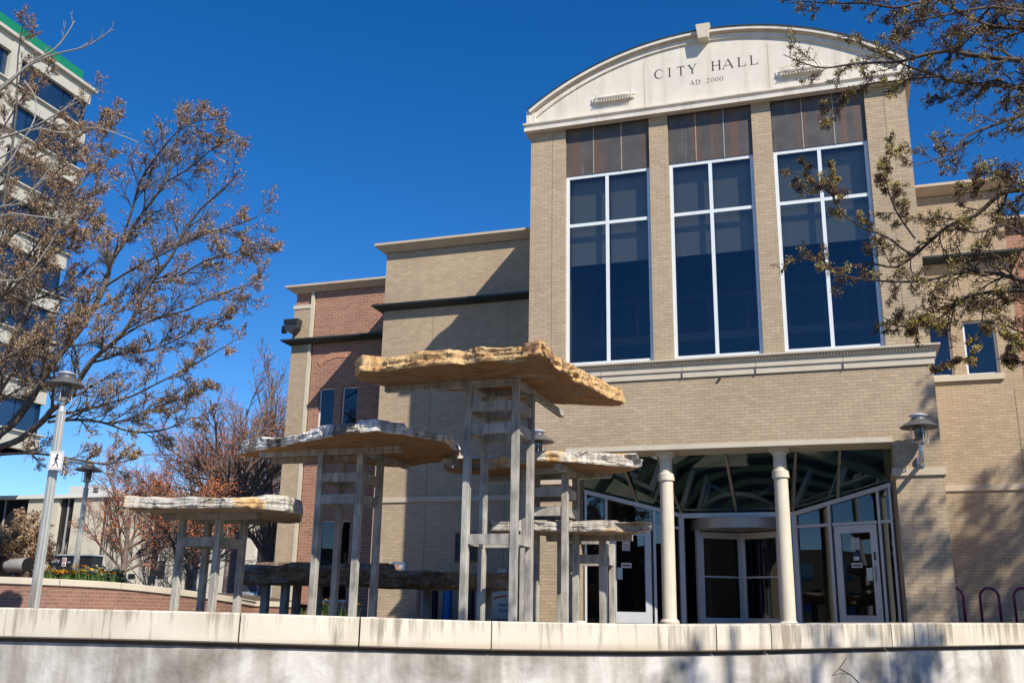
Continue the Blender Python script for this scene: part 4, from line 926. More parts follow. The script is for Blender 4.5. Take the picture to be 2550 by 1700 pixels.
def wall_lamp(label, x):
    t = thing('wall_lamp', label, 'lamp', (x, 0, 3.0), 'wall lamps either side of the entrance')
    b = MB(); b.box(x-.065, x+.065, -.07, 0.0, 2.92, 3.12); o = part(b, 'wall_plate', M['steel'], t)
    b = MB(); b.tube([(x, -.05, 2.98), (x, -.36, 2.98), (x, -.43, 3.01), (x, -.45, 3.08), (x, -.45, 3.24)], .045, 12); part(b, 'arm', M['steel'], t)
    lantern(t, (x, -.45, 3.22), 1.0)
wall_lamp('grey bell-shaded wall lamp on the brick pier right of the entrance', 1.55)
wall_lamp('grey bell-shaded wall lamp half hidden behind the tallest stone table', PY(1340, 1080, -.45).x)
def lamp_post(label, x, y, zt, k, pw, z0=GZ):
    t = thing('street_lamp', label, 'lamp', (x, y, z0), 'lamp posts along the plaza')
    b = MB(); n = 24; prof = []
    o = len(b.v)
    for z, s in ((z0, 1.0), (zt-.10, 0.86)):
        for q in range(n):
            a = 2*math.pi*q/n; r = pw*s*(1.0 if q % 2 else 0.87); r *= 1.08 if q % 6 < 2 else 1.0; b.v.append((x+math.cos(a)*r, y+math.sin(a)*r, z))
    for q in range(n): b.f.append((q, (q+1) % n, n+(q+1) % n, n+q)); b.mi.append(0); b.sm.append(False)
    b.f.append(tuple(range(n, 2*n))); b.mi.append(0); b.sm.append(False)
    part(b, 'pole', M['pole'], t)
    b = MB(); b.lathe((x, y, zt-.10), [(pw*.9, 0), (pw*.9, .03), (pw*.6, .05), (.05*k, .10)], 20); part(b, 'neck', M['alu'], t)
    lantern(t, (x, y, zt), k); return t
M['pole'] = streaky('pole', (0.56, 0.55, 0.50), (0.20, 0.13, 0.07), (10, 10, 0.5), 0.56, 0.70, rough=0.35, fine=0.1, amt=0.7)
M['pole'].node_tree.nodes['Principled BSDF'].inputs['Metallic'].default_value = 0.45
P1 = PY(88, 1480, -8.0); zt1 = PY(147, 1012, -8.0).z
lp = lamp_post('tall fluted lamp post at left with a small pedestrian sign on its pole', P1.x, -8.0, zt1, 0.85, 0.078)
P2 = PY(190, 1400, 1.2); zt2 = PY(215, 1208, 1.2).z
lamp_post('smaller distant lamp post rising behind the flower bed', P2.x, 1.2, zt2, 0.98, 0.075, 0.3)
# pedestrian sign
sc_ = PY(140, 1146, -8.12)
t = thing('pedestrian_sign', 'small white sign with a walking figure, clamped to the tall lamp post', 'sign', sc_)
sd = Vector((0.93, 0.36, 0)).normalized(); sx, sz = sd, Vector((0, 0, 1)); sn = Vector((sd.y, -sd.x, 0))
def sp_(u, v, o=0): return sc_+sx*u+sz*v+sn*o
b = MB(); b.bar(sp_(0, -.145), sp_(0, .145), sx, .215, .008); part(b, 'panel', M['sign_white'], t)
b = MB()
for a, c in (((-.09, .125), (.09, .125)), ((-.09, -.125), (.09, -.125)), ((-.095, -.12), (-.095, .12)), ((.095, -.12), (.095, .12))): b.bar(sp_(*a, .006), sp_(*c, .006), sx if a[0] == c[0] else sz, .005, .002)
b.tube([sp_(.012, .085, .006), sp_(.012, .0851, .012)], .018, 10)
for a, c, wd in (((.005, .065), (-.005, -.005), .028), ((.003, .055), (.035, .015), .011), ((.0, .055), (-.035, .02), .011), ((-.003, -.0), (.02, -.045), .015), ((.02, -.045), (.035, -.10), .012), ((-.005, 0), (-.012, -.05), .015), ((-.012, -.05), (-.045, -.095), .012)):
    b.bar(sp_(*a, .007), sp_(*c, .007), sn.cross((sp_(*c)-sp_(*a)).normalized()), wd, .002)
part(b, 'walking_figure', M['black'], t)

# ================================================================ PLAZA FURNITURE
def hoop(label, px0, px1, ytop, y):
    a, c = PY(px0, 1500, y).x, PY(px1, 1500, y).x; zt = PY((px0+px1)/2, ytop, y).z; r = (c-a)/2
    pts = [(a, y, GZ), (a, y, zt-r)] + [((a+c)/2-math.cos(math.pi*k/10)*r, y, zt-r+math.sin(math.pi*k/10)*r) for k in range(1, 10)] + [(c, y, zt-r), (c, y, GZ)]
    b = MB(); b.tube(pts, .027, 12); o = b.build('bike_rack', M['purple'], None, ((a+c)/2, y, GZ)); tag(o, label, 'bike rack', 'purple hoop bike racks')
hoop('purple hoop bike rack half hidden by the brick pier', 2352, 2400, 1461, 2.2)
hoop('purple hoop bike rack standing whole, middle of the three', 2442, 2489, 1463, 2.2)
hoop('purple hoop bike rack cut off by the right edge of the picture', 2527, 2572, 1463, 2.2)
def ribbed_bin(label, px, wpx_, y, ytop, mat, lid=True, group='litter bins under the shaded wall'):
    x = PY(px, 1500, y).x; r = abs(PY(px+wpx_/2, 1500, y).x-PY(px-wpx_/2, 1500, y).x)/2; zt = PY(px, ytop, y).z
    t = thing('litter_bin', label, 'bin', (x, y, GZ), group)
    b = MB(); n = 36; o = 0
    for z in (GZ+.05, zt-.08):
        for q in range(n): a = 2*math.pi*q/n; rr_ = r*(1.0 if q % 3 else .93); b.v.append((x+math.cos(a)*rr_, y+math.sin(a)*rr_, z))
    for q in range(n): b.f.append((q, (q+1) % n, n+(q+1) % n, n+q)); b.mi.append(0); b.sm.append(False)
    b.f.append(tuple(range(n))[::-1]); b.mi.append(0); b.sm.append(False); b.f.append(tuple(range(n, 2*n))); b.mi.append(0); b.sm.append(False)
    part(b, 'slatted_body', mat, t)
    b = MB(); b.lathe((x, y, zt-.08), [(r*1.03, 0), (r*1.05, .03), (r*1.0, .06), (r*.6, .12), (r*.55, .13)], 28); part(b, 'lid', mat, t)
    b = MB(); b.lathe((x, y, GZ), [(r*1.02, 0), (r*1.04, .02), (r*1.04, .06)], 28); part(b, 'base_ring', mat, t)
ribbed_bin('dark navy ribbed litter bin with a domed lid, left of the blue one', 1064, 50, 2.9, 1452, M['bin_dark'])
ribbed_bin('bright blue ribbed recycling bin by the shaded wing wall', 1114, 22, 3.1, 1456, M['bin_blue'])
ribbed_bin('dark slim litter bin between the posts of the tallest table', 1170, 22, 3.1, 1456, M['bin_dark'])
# drop box
x0_, x1_ = PY(1223, 1500, 2.6).x, PY(1282, 1500, 2.6).x; zt = PY(1240, 1474, 2.6).z
t = thing('drop_box', 'beige metal drop box with a red swoosh and blue capitals', 'box', ((x0_+x1_)/2, 2.85, GZ))
b = MB(); b.box(x0_, x1_, 2.6, 3.1, GZ+.04, zt); o = part(b, 'body', M['beige_wall'], t); o.modifiers.new('bevel', 'BEVEL').width = 0.02
b = MB(); b.extrude_xz([(x0_+.12, zt), (x1_-.12, zt), (x1_-.12, zt+.10), (x0_+.18, zt+.13)], 2.68, 3.0); part(b, 'chute', M['steel'], t)
b = MB(); b.extrude_xz([(x0_+.06, zt-.13), (x0_+.16, zt-.09), (x0_+.36, zt-.06), (x0_+.44, zt-.055), (x0_+.36, zt-.095), (x0_+.16, zt-.13), (x0_+.07, zt-.17)], 2.596, 2.60); part(b, 'swoosh', M['sign_red'], t)
def textobj(txt, size, loc, mat, parent, rotz=0, name='lettering'):  # real lettering on signs
    c = bpy.data.curves.new(name, 'FONT'); c.body = txt; c.size = size; c.extrude = 0.002; c.align_x = 'CENTER'; c.resolution_u = 3
    o = bpy.data.objects.new(name, c); COL.objects.link(o); dg = bpy.context.evaluated_depsgraph_get(); me = bpy.data.meshes.new_from_object(o.evaluated_get(dg)); bpy.data.objects.remove(o)
    me.materials.clear(); me.materials.append(mat); q = bpy.data.objects.new(name, me); COL.objects.link(q); q.parent = parent
    q.location = Vector(loc)-child_base(parent); q.rotation_euler = (math.pi/2, 0, rotz); return q
for k, s_ in enumerate(('DROP', 'BOX')): textobj(s_, .115, ((x0_+x1_)/2+.02, 2.594, zt-.33-.13*k), M['navy'], t)
# wall fittings on the left wing
def frame_sign(name, label, cat, px0, px1, py0, py1, Y, m1, m2, fw=.035, txt=None):
    a, c = PY(px0, (py0+py1)/2, Y), PY(px1, (py0+py1)/2, Y); z0, z1 = PY((px0+px1)/2, py1, Y).z, PY((px0+px1)/2, py0, Y).z
    t = thing(name, label, cat, ((a.x+c.x)/2, Y, z0))
    b = MB(); b.box(a.x+fw, c.x-fw, Y-.03, Y, z0+fw, z1-fw); part(b, 'panel', m2, t)
    b = MB(); b.box(a.x, a.x+fw, Y-.045, Y, z0, z1); b.box(c.x-fw, c.x, Y-.045, Y, z0, z1); b.box(a.x+fw, c.x-fw, Y-.045, Y, z1-fw, z1); b.box(a.x+fw, c.x-fw, Y-.045, Y, z0, z0+fw); part(b, 'frame', m1, t)
    if txt: textobj(txt, (z1-z0)*.62, ((a.x+c.x)/2, Y-.034, z0+(z1-z0)*.27), M['sign_white'], t)
    return t
M['wood'] = plain('wood', (0.16, 0.085, 0.04), 0.6)
frame_sign('notice_board', 'dark notice board in a thin brown frame on the shaded wall', 'board', 1134, 1189, 1326, 1398, YW, M['wood'], M['black'])
frame_sign('night_depository', 'square grey metal deposit hatch low on the tan wall', 'hatch', 978, 1011, 1398, 1419, YW, M['steel'], M['alu'], .05)
frame_sign('wall_sign', 'small black sign with white capitals, half behind a post of the second table', 'sign', 936, 968, 1401, 1414, YW, M['black'], M['black'], .015, 'SUPER')
frame_sign('wall_box', 'small cream box fixed to the shaded wall above the drop box', 'box', 1240, 1262, 1415, 1427, YW, M['precast'], M['precast'], .01)
# speaker horn on the corner pilaster
c = PY(730, 812, YB-.2); t = thing('wall_speaker', 'black floodlight on a bracket at the top corner of the brick wing', 'floodlight', c)
b = MB(); b.extrude_xz([(c.x-.26, c.z+.20), (c.x+.26, c.z+.20), (c.x+.22, c.z-.10), (c.x+.05, c.z-.28), (c.x-.16, c.z-.20)], c.y-.18, c.y+.12); part(b, 'housing', M['alu_dark'], t)
b = MB(); b.box(c.x-.24, c.x+.24, c.y-.20, c.y-.182, c.z+.02, c.z+.17); part(b, 'lens', M['black'], t)
b = MB(); b.box(c.x-.42, c.x-.28, c.y+.0, c.y+.1, c.z-.20, c.z+.04); b.bar((c.x-.3, c.y+.05, c.z-.1), (c.x, c.y+.05, c.z-.1), (0, 0, 1), .05, .05); part(b, 'bracket', M['alu_dark'], t)
t = thing('reflection_block', 'unseen brown brick building added across the street for the door glass to reflect', 'building', (0, -75, -1.6))  # unseen, added to put something dark into the entrance glass reflections
b = MB(); b.box(-70, 60, -85, -75, -1.6, 7.5); part(b, 'wall', M['red_brick'], t)
b = MB()
for k in range(26): b.box(-66+k*4.9, -63.5+k*4.9, -75.0, -74.95, 1.0, 3.2); b.box(-66+k*4.9, -63.5+k*4.9, -75.0, -74.95, 4.6, 6.4)
b = b
part(b, 'window', M['office_glass'], t)
for xx0, xx1, lab in ((-112, -84, 'unseen dark block added left of the street to darken the door reflections'), (62, 90, 'unseen dark block added right of the street to darken the door reflections')):  # unseen side blocks, added where the angled door panes reflect
    t = thing('reflection_block', lab, 'building', ((xx0+xx1)/2, -45, -1.6)); b = MB(); b.box(xx0, xx1, -74, -12, -1.6, 8.0); part(b, 'wall', M['reflect_dark'], t)
    b = MB(); fx = xx1+.04 if xx0 < 0 else xx0-.04
    for k in range(12): b.box(fx-.03, fx+.03, -72+5*k, -69.5+5*k, 1.0, 3.4); b.box(fx-.03, fx+.03, -72+5*k, -69.5+5*k, 4.8, 6.6)
    part(b, 'window', M['office_glass'], t)
# round ground lights set in the paving behind the cap
for px, py, lab in ((926, 1534, 'flush round ground light left of the tallest table'), (1444, 1542, 'flush round ground light beneath the pale table'), (1880, 1541, 'flush round ground light before the right column')):
    p = PY(px, py, -6.0); x, y = p.x, p.y
    b = MB(); b.lathe((x, y, GZ), [(.10, 0), (.10, .05), (.08, .065), (.02, .07)], 24); o = b.build('ground_light', M['precast'], None, (x, y, GZ)); tag(o, lab, 'light', 'round ground lights')

# ================================================================ LEFT PLANTER
pl = []
for px, py, d in ((-260, 1428, 14.5), (0, 1435, 15.0), (150, 1441, 15.5), (300, 1450, 16.4), (450, 1467, 17.8), (560, 1482, 19.3), (632, 1495, 21.0)):
    p = PY(px, py, d-20.5); pl.append((p.x, p.y, p.z))
pl.append((pl[-1][0]+0.15, pl[-1][1]+1.5, pl[-1][2])); PLP = refine(pl[:-1], 3)+[pl[-1]]
t = thing('planter_wall', 'curved red brick planter wall with a pale stone cap, left behind the tables', 'wall', (PLP[0][0], PLP[0][1], GZ))
b = MB(); b.sweep(PLP, [(-.3, -1.4), (0, -1.4), (0, -.13), (-.3, -.13)]); part(b, 'brick_body', M['planter_brick'], t)
for i in range(0, len(PLP)-1, 3):
    seg = PLP[i:i+4]
    if len(seg) < 2: break
    q = [Vector(p) for p in seg]; q[0] = q[0].lerp(q[1], .01); q[-1] = q[-1].lerp(q[-2], .01)
    b = MB(); b.sweep([tuple(p) for p in q], [(-.36, -.128), (.03, -.128), (.04, -.115), (.04, -.01), (.03, 0), (-.36, 0)]); part(b, 'cap_stone', M['precast_band'], t)
b = MB(); v = [(p[0], p[1]+.3, p[2]-.04) for p in PLP] + [(p[0]-3, p[1]+9, p[2]-.02) for p in PLP[::-1]]; b.add(v, [tuple(range(len(v)))]); o = b.build('planting_soil', M['soil']); struct(o)
# floodlight on the planter
c = PY(40, 1408, -4.2); t = thing('floodlight', 'grey drum floodlight sitting on the planter cap at far left', 'floodlight', c)
b = MB(); pts = [(c.x-.26, c.y, c.z-.02), (c.x-.24, c.y, c.z-.01), (c.x-.12, c.y, c.z), (c.x+.24, c.y, c.z+.02), (c.x+.27, c.y, c.z+.02)]; b.tube(pts, [.05, .10, .135, .145, .13], 20); part(b, 'housing', M['alu_warm'], t)
b = MB(); b.tube([(c.x+.27, c.y, c.z+.02), (c.x+.29, c.y, c.z+.02)], .135, 20); part(b, 'lens', M['black'], t)
b = MB(); b.bar((c.x-.02, c.y, c.z-.13), (c.x-.02, c.y, c.z-.26), (1, 0, 0), .09, .06); b.tube([(c.x+.2, c.y, c.z-.12), (c.x+.30, c.y, c.z-.18), (c.x+.38, c.y, c.z-.24)], .012, 6); part(b, 'yoke', M['alu_dark'], t)

# flowers
def blade(mb, p, h, lean, wd, mi=0):
    p = Vector(p); a = random.uniform(0, 6.28); dx = Vector((math.cos(a), math.sin(a), 0)); s = Vector((-dx.y, dx.x, 0))*wd
    q = p+dx*lean*h*.4+Vector((0, 0, h*.6)); r = p+dx*lean*h+Vector((0, 0, h)); mb.add([p-s, p+s, q+s*.7, q-s*.7, r], [(0, 1, 2, 3), (3, 2, 4)], mi); return r
def bloom(mb, p, r, mi):
    p = Vector(p)
    for k in range(6):
        a = k*math.pi/3+random.random()*.3; u = Vector((math.cos(a), math.sin(a), random.uniform(-.2, .6)))*r; s = Vector((-math.sin(a), math.cos(a), 0))*r*.45
        mb.add([p, p+u*.6+s, p+u, p+u*.6-s], [(0, 1, 2, 3)], mi)
def flowers(name, label, cat, px, y, n, spread, h, pal, z=None, group=None, r=0.035):
    c = PY(px, 1440, y); c.z = z
    b = MB()
    for k in range(n):
        q = c+Vector((random.gauss(0, spread), random.gauss(0, .12), 0)); hh = h*random.uniform(.75, 1.3)
        for _ in range(5): blade(b, q+Vector((random.gauss(0, .03), random.gauss(0, .03), 0)), hh*random.uniform(.6, 1.0), .35, .009, 0)
        tp = blade(b, q, hh, .12, .005, 0); bloom(b, tp, r*random.uniform(.8, 1.2), random.choice(pal))
    o = b.build(name, [M['leaf'], M['petal'], M['petal_pale']], None, c); tag(o, label, cat, group)
def plz(px):
    best = min(PLP, key=lambda p: abs((lambda v: 1275+FPX*v.dot(RT)/v.dot(FW))(Vector(p)-CAM)-px)); return best
for px, lab, n, pal, h in ((112, 'grassy tuft with few yellow blooms right of the tall lamp post', 7, [1, 0], .2), (150, 'orange-yellow pansies left of the parking sign', 26, [1], .15), (182, 'orange-yellow pansies at the foot of the distant lamp post', 26, [1], .16), (205, 'taller yellow daffodils on the planter, right of the distant lamp', 14, [1, 1, 2], .24), (226, 'pale cream daffodils clump in the planter', 15, [2], .28), (250, 'mixed yellow and cream flowers near the right end of the bed', 16, [1, 2], .2)):
    q = plz(px); flowers('flower_clump', lab, 'flowers', px, q[1]+.55, n, .14, h, pal, q[2]-.01, 'flowers along the planter', .05)
for px, lab, n in ((828, 'bright yellow daffodils between the posts of the second table', 9), (812, 'green leafy clump with few yellow flowers behind the second table', 6), (885, 'low green leaves at the foot of the tan wall', 5)):
    flowers('flower_clump', lab, 'flowers', px, 2.2, n, .16, .38, [1, 1, 0], GZ, 'flowers by the brick wing', .05)
for px, lab in ((690, 'small yellow flowers in dry grass under the low brown slab, left'), (725, 'small yellow flowers in dry grass under the low brown slab, right')):
    flowers('flower_clump', lab, 'flowers', px, 3.0, 9, .35, .28, [1, 0], GZ, 'flowers by the brick wing', .035)
b = MB()
for k in range(700):
    blade(b, (random.uniform(-19, -13), random.uniform(2.0, 5.6), GZ), random.uniform(.08, .3), .5, .012)
o = b.build('dry_grass', M['drygrass']); o['kind'] = 'stuff'; o['label'] = 'dry brownish grass in the bed before the brick wing'; o['category'] = 'grass'

# ================================================================ DISTANT BUILDINGS
# office tower with white spandrels; its long face looks +X
XO = -60.8; YO = PX(96, 1127, XO).y; FH = 0.0619*abs(YO-CAM.y); ZB = PX(96, 1127, XO).z
t = thing('office_tower', 'white and blue-glass office tower with a green roof fascia behind the left tree', 'building', (XO, YO-12, GZ))
nf = 8; Y0 = YO-38
sp_h = FH*.33
TOPZ = ZB+FH*(nf)+sp_h+.15
b = MB(); b.box(XO-20, XO-0.5, Y0, YO-.4, ZB, ZB+FH*(nf)+1.2); part(b, 'core', M['dark'], t)
for k in range(nf+1):
    z = ZB+FH*k
    hh_ = sp_h if k < nf else sp_h+.2
    b = MB(); b.box(XO-20, XO, Y0, YO, z, z+hh_); b.box(XO-20, XO+.25, Y0, YO+.25, z+hh_, z+hh_+.12); part(b, 'spandrel', M['office_white'], t)
    if k < nf:
        yy = YO-.15; j = 0
        while yy > Y0+.5:
            y2 = yy-(3.4 if j else 2.6)
            g = MB(); g.box(XO-.45, XO-.35, y2+.05, yy-.05, z+sp_h+.12, z+FH); part(g, 'window', M['office_glass'], t)
            yy = y2; j += 1
            if j > 8: break
        g = MB(); g.box(XO-20, XO-.1, YO-.42, YO-.36, z+sp_h+.12, z+FH); part(g, 'window', M['office_glass'], t)
for yc in (YO-8.4, YO-18.5, YO-28.6): b = MB(); b.box(XO-.6, XO+.06, yc-.55, yc+.55, ZB, TOPZ-.2); part(b, 'pier', M['office_white'], t)
b = MB(); b.box(XO-19, XO-.35, Y0, YO-.9, TOPZ, TOPZ+1.4); part(b, 'roof_fascia', M['office_green'], t)
b = MB(); b.box(XO-20.2, XO+.35, Y0, YO+.35, TOPZ-.18, TOPZ-.002); part(b, 'coping', M['office_white'], t)
b = MB(); b.box(XO-18, XO-3, Y0, YO-3, GZ, ZB); part(b, 'recessed_base', M['dark'], t)
# low beige office behind the planter
Yl = 44.0; t = thing('low_office', 'low beige office building with tall dark window strips behind the bare shrubs', 'building', (PY(200, 1400, Yl).x, Yl, GZ))
Z_ = lambda py, px=150: PY(px, py, Yl).z
Xp = lambda px: PY(px, 1300, Yl).x
zt_ = Z_(1231)
b = MB(); b.box(Xp(-320), Xp(640), Yl+.4, Yl+12, GZ-1, zt_); part(b, 'core', M['dark'], t)
segs = [(-320, -60, 0), (-60, 64, 1), (64, 141, 0), (141, 178, 1), (178, 250, 0), (250, 268, 1), (268, 380, 0), (380, 402, 1), (402, 470, 0), (470, 500, 1), (500, 640, 0)]
for a, c, k in segs:
    if k: b = MB(); b.box(Xp(a), Xp(c), Yl+.3, Yl+.38, GZ, zt_-.3); fr_ = part(b, 'window', M['office_glass_dark'] if 'office_glass_dark' in M else M['black'], t); m_ = MB(); m_.box((Xp(a)+Xp(c))/2-.05, (Xp(a)+Xp(c))/2+.05, Yl+.22, Yl+.3, GZ, zt_-.3); part(m_, 'mullion', M['alu'], fr_)
    else: b = MB(); b.box(Xp(a), Xp(c), Yl, Yl+.4, GZ-1, zt_-.3); part(b, 'wall', M['beige_wall'], t)
b = MB(); b.box(Xp(-320), Xp(640), Yl-.25, Yl+12, zt_-.3, zt_); part(b, 'coping', M['sign_white'], t)
b = MB(); b.box(Xp(70), Xp(147), Yl+4, Yl+7, zt_, zt_+1.25); ru = part(b, 'roof_unit', M['sign_white'], t)
b = MB()
for k in range(4): b.box(Xp(134), Xp(146), Yl+3.95, Yl+4.0, zt_+.25+.22*k, zt_+.36+.22*k)
part(b, 'vent', M['alu_dark'], ru)
for px0_, px1_, py0_, py1_ in ((392, 404, 1368, 1440), (408, 424, 1395, 1440), (300, 318, 1415, 1440), (336, 352, 1428, 1440)):
    b = MB(); b.box(Xp(px0_), Xp(px1_), Yl-.05, Yl-.002, Z_(py1_, px0_), Z_(py0_, px0_)); part(b, 'window', M['black'], t)
# dark monument sign and parking sign behind the flowers
ys = 7.0; a = PY(121, 1400, ys); c = PY(228, 1400, ys); z0s, z1s = PY(170, 1436, ys).z-.6, PY(170, 1383, ys).z
t = thing('monument_sign', 'long low dark sign wall behind the flowers with pale letters BTN', 'sign', ((a.x+c.x)/2, ys, GZ))
b = MB(); b.box(a.x, c.x, ys, ys+.5, GZ, z1s); part(b, 'sign_body', M['black'], t)
b = MB(); b.box(a.x-.05, c.x+.05, ys-.05, ys+.55, z1s, z1s+.05); part(b, 'coping', M['alu'], t)
textobj('BTN', .15, (PY(139, 1400, ys).x, ys-.005, PY(139, 1400, ys).z), M['sign_white'], t); textobj('oc', .12, (PY(172, 1400, ys).x, ys-.005, PY(172, 1401, ys).z), M['sign_white'], t)
cpt = PY(160, 1399, 1.5); t = thing('parking_sign', 'small white upright sign with red print among the planter flowers', 'sign', (cpt.x, 1.5, cpt.z-.6))
b = MB(); b.box(cpt.x-.065, cpt.x+.065, 1.49, 1.50, cpt.z-.11, cpt.z+.12); part(b, 'panel', M['sign_white'], t)
b = MB(); b.tube([(cpt.x, 1.52, cpt.z-.7), (cpt.x, 1.52, cpt.z+.1)], .015, 8); part(b, 'stake', M['wood'], t)
b = MB(); n_ = 20
b.tube([(cpt.x+math.cos(2*math.pi*k/n_)*.042, 1.485, cpt.z+.05+math.sin(2*math.pi*k/n_)*.042) for k in range(n_+1)], .007, 5); b.bar((cpt.x-.03, 1.485, cpt.z+.08), (cpt.x+.03, 1.485, cpt.z+.02), (0, 1, 0), .004, .012); b.box(cpt.x-.045, cpt.x+.045, 1.484, 1.488, cpt.z-.06, cpt.z-.04); b.box(cpt.x-.045, cpt.x+.045, 1.484, 1.488, cpt.z-.09, cpt.z-.075); part(b, 'print', M['sign_red'], t)
# parked car glimpsed between wall and building
cx_, cy_ = PY(640, 1480, 22).x, 22.0
t = thing('parked_car', 'silver car glimpsed between the planter wall end and the building', 'car', (cx_, cy_, GZ))
prof = [(-2.2, .35), (-2.25, .75), (-2.1, .92), (-1.3, 1.0), (-.7, 1.42), (.7, 1.45), (1.5, 1.02), (2.15, .92), (2.25, .6), (2.2, .35)]
# car faces the viewer: profile runs along Y
b = MB(); n = len(prof); v = [(cx_-.88, cy_+q[0], GZ+q[1]) for q in prof]+[(cx_+.88, cy_+q[0], GZ+q[1]) for q in prof]
b.add(v, [tuple(range(n)), tuple(range(2*n-1, n-1, -1))]+[((i+1) % n, i, i+n, (i+1) % n+n) for i in range(n)]); o = part(b, 'body', M['car_paint'], t); o.modifiers.new('bevel', 'BEVEL').width = .08
b = MB(); b.add([(cx_-.7, cy_-1.26, GZ+1.05), (cx_+.7, cy_-1.26, GZ+1.05), (cx_+.62, cy_-.76, GZ+1.40), (cx_-.62, cy_-.76, GZ+1.40)], [(0, 1, 2, 3)]); part(b, 'windscreen', M['black'], t, fix=False)
for sx_ in (-.8, .8):
    b = MB(); b.box(cx_+sx_-.14*(1 if sx_ > 0 else -1), cx_+sx_, cy_-2.3, cy_-2.2, GZ+.62, GZ+.76); part(b, 'headlight', M['lens'], t)
    for yy in (-1.35, 1.35): b = MB(); b.tube([(cx_+sx_-.1, cy_+yy, GZ+.33), (cx_+sx_+.1, cy_+yy, GZ+.33)], .33, 20); part(b, 'wheel', M['tyre'], t)
b = MB(); b.box(cx_-.5, cx_+.5, cy_-2.29, cy_-2.22, GZ+.42, GZ+.60); part(b, 'grille', M['black'], t)

# ================================================================ TREES
RR = random.Random(11)
def rdir(): 
    z = RR.uniform(-1, 1); a = RR.uniform(0, 6.2832); s = math.sqrt(1-z*z); return Vector((s*math.cos(a), s*math.sin(a), z))
def cluster(mb, p, R, n, s, mi=0):
    V = mb.v; F = mb.f
    for _ in range(n):
        d = rdir(); q = p+d*(R*RR.random()**.6); a = (d+rdir()*.7).normalized(); b_ = a.orthogonal().normalized()
        if RR.random() < .5: b_ = a.cross(b_)
        l = s*RR.uniform(.7, 1.4); w_ = l*RR.uniform(.35, .6); o = len(V)
        e = q+a*l; m1 = q+a*(l*.5)+b_*w_; m2 = q+a*(l*.5)-b_*w_
        V.append((q.x, q.y, q.z)); V.append((m1.x, m1.y, m1.z)); V.append((e.x, e.y, e.z)); V.append((m2.x, m2.y, m2.z))
        F.append((o, o+1, o+2, o+3)); mb.mi.append(mi); mb.sm.append(False)
def branch(mb, buds, p, d, L, r, lev, P):
    """recursive limb; P: dict(levels, kids, spread, up, wob, bud=(R,n,s), ratio)"""
    n = 5 if lev == 0 else 4 if lev < P['levels'] else 3
    pts = [p.copy()]; rs = [r]; q = p.copy(); dd = d.copy()
    for i in range(n):
        dd = (dd + rdir()*P['wob'] + Vector((0, 0, P['up']))*(1 if lev else .3)).normalized(); q = q+dd*(L/n); pts.append(q.copy()); rs.append(r*(1-.62*(i+1)/n))
    sides = 7 if r > .05 else 5 if r > .015 else 3
    mb.tube(pts, rs, sides, 0, False)
    spawn(mb, buds, pts, rs, L, lev, P)
def spawn(mb, buds, pts, rs, L, lev, P, dens=1.0, frm=0.15):
    if lev < P['levels']:
        k = P['kids'][min(lev, len(P['kids'])-1)]; k = max(1, int(k*dens*RR.uniform(.8, 1.2)+.5))
        for j in range(k):
            u = frm+(0.97-frm)*(j+RR.random())/k; x = u*(len(pts)-1); i = min(int(x), len(pts)-2); t = x-i
            pp = pts[i].lerp(pts[i+1], t); rr_ = rs[i]*(1-t)+rs[i+1]*t; ax = (pts[i+1]-pts[i]).normalized()
            side = (rdir()); side = (side-ax*side.dot(ax)); side = side.normalized() if side.length > .01 else ax.orthogonal()
            if P.get('flat'): side.z *= .6
            nd = (ax*math.cos(P['spread'])+side.normalized()*math.sin(P['spread'])).normalized()
            branch(mb, buds, pp, nd, L*P['ratio']*RR.uniform(.6, 1.15)*(1.15-.5*u), max(P['rmin'], rr_*.6), lev+1, P)
    if buds is not None and lev >= P['levels']-1:
        R, n, s = P['bud']
        m = P.get('nb', 3) if lev == P['levels'] else 2
        for j in range(m):
            u = (j+1)/m; x = u*(len(pts)-1); i = min(int(x), len(pts)-2); t = x-i
            cluster(buds, pts[i].lerp(pts[i+1], t)+rdir()*R*.4, R*RR.uniform(.7, 1.2), max(1, int(n*RR.uniform(.5, 1.4))), s)
def smooth_pts(pts, k=3):
    out = []
    for i in range(len(pts)-1):
        p0 = pts[max(0, i-1)]; p1 = pts[i]; p2 = pts[i+1]; p3 = pts[min(len(pts)-1, i+2)]
        for j in range(k):
            t = j/k; out.append(((p1*2)+(p2-p0)*t+(p0*2-p1*5+p2*4-p3)*t*t+(-p0+p1*3-p2*3+p3)*t**3)*.5)
    out.append(pts[-1]); return out
def limb(mb, buds, pts, r0, r1, P, L, dens=1.0, frm=.1, sides=8):
    """a traced main limb: points in 3D, side branches grown along it"""
    pts = smooth_pts(pts); n = len(pts); rs = [r0+(r1-r0)*i/(n-1) for i in range(n)]
    mb.tube(pts, rs, sides, 0, False); spawn(mb, buds, pts, rs, L, 0, P, dens, frm)
    return pts
def tree_thing(name, label, cat, base, woods, crowns, group=None, wmat='bark', cmat='bud_brown', cname='crown'):
    t = thing(name, label, cat, base, group)
    for w_ in ([woods] if isinstance(woods, MB) else woods): part(w_, 'trunk', M[wmat], t, fix=False)
    if crowns is not None and crowns.v: part(crowns, cname, M[cmat], t, fix=False)
    return t

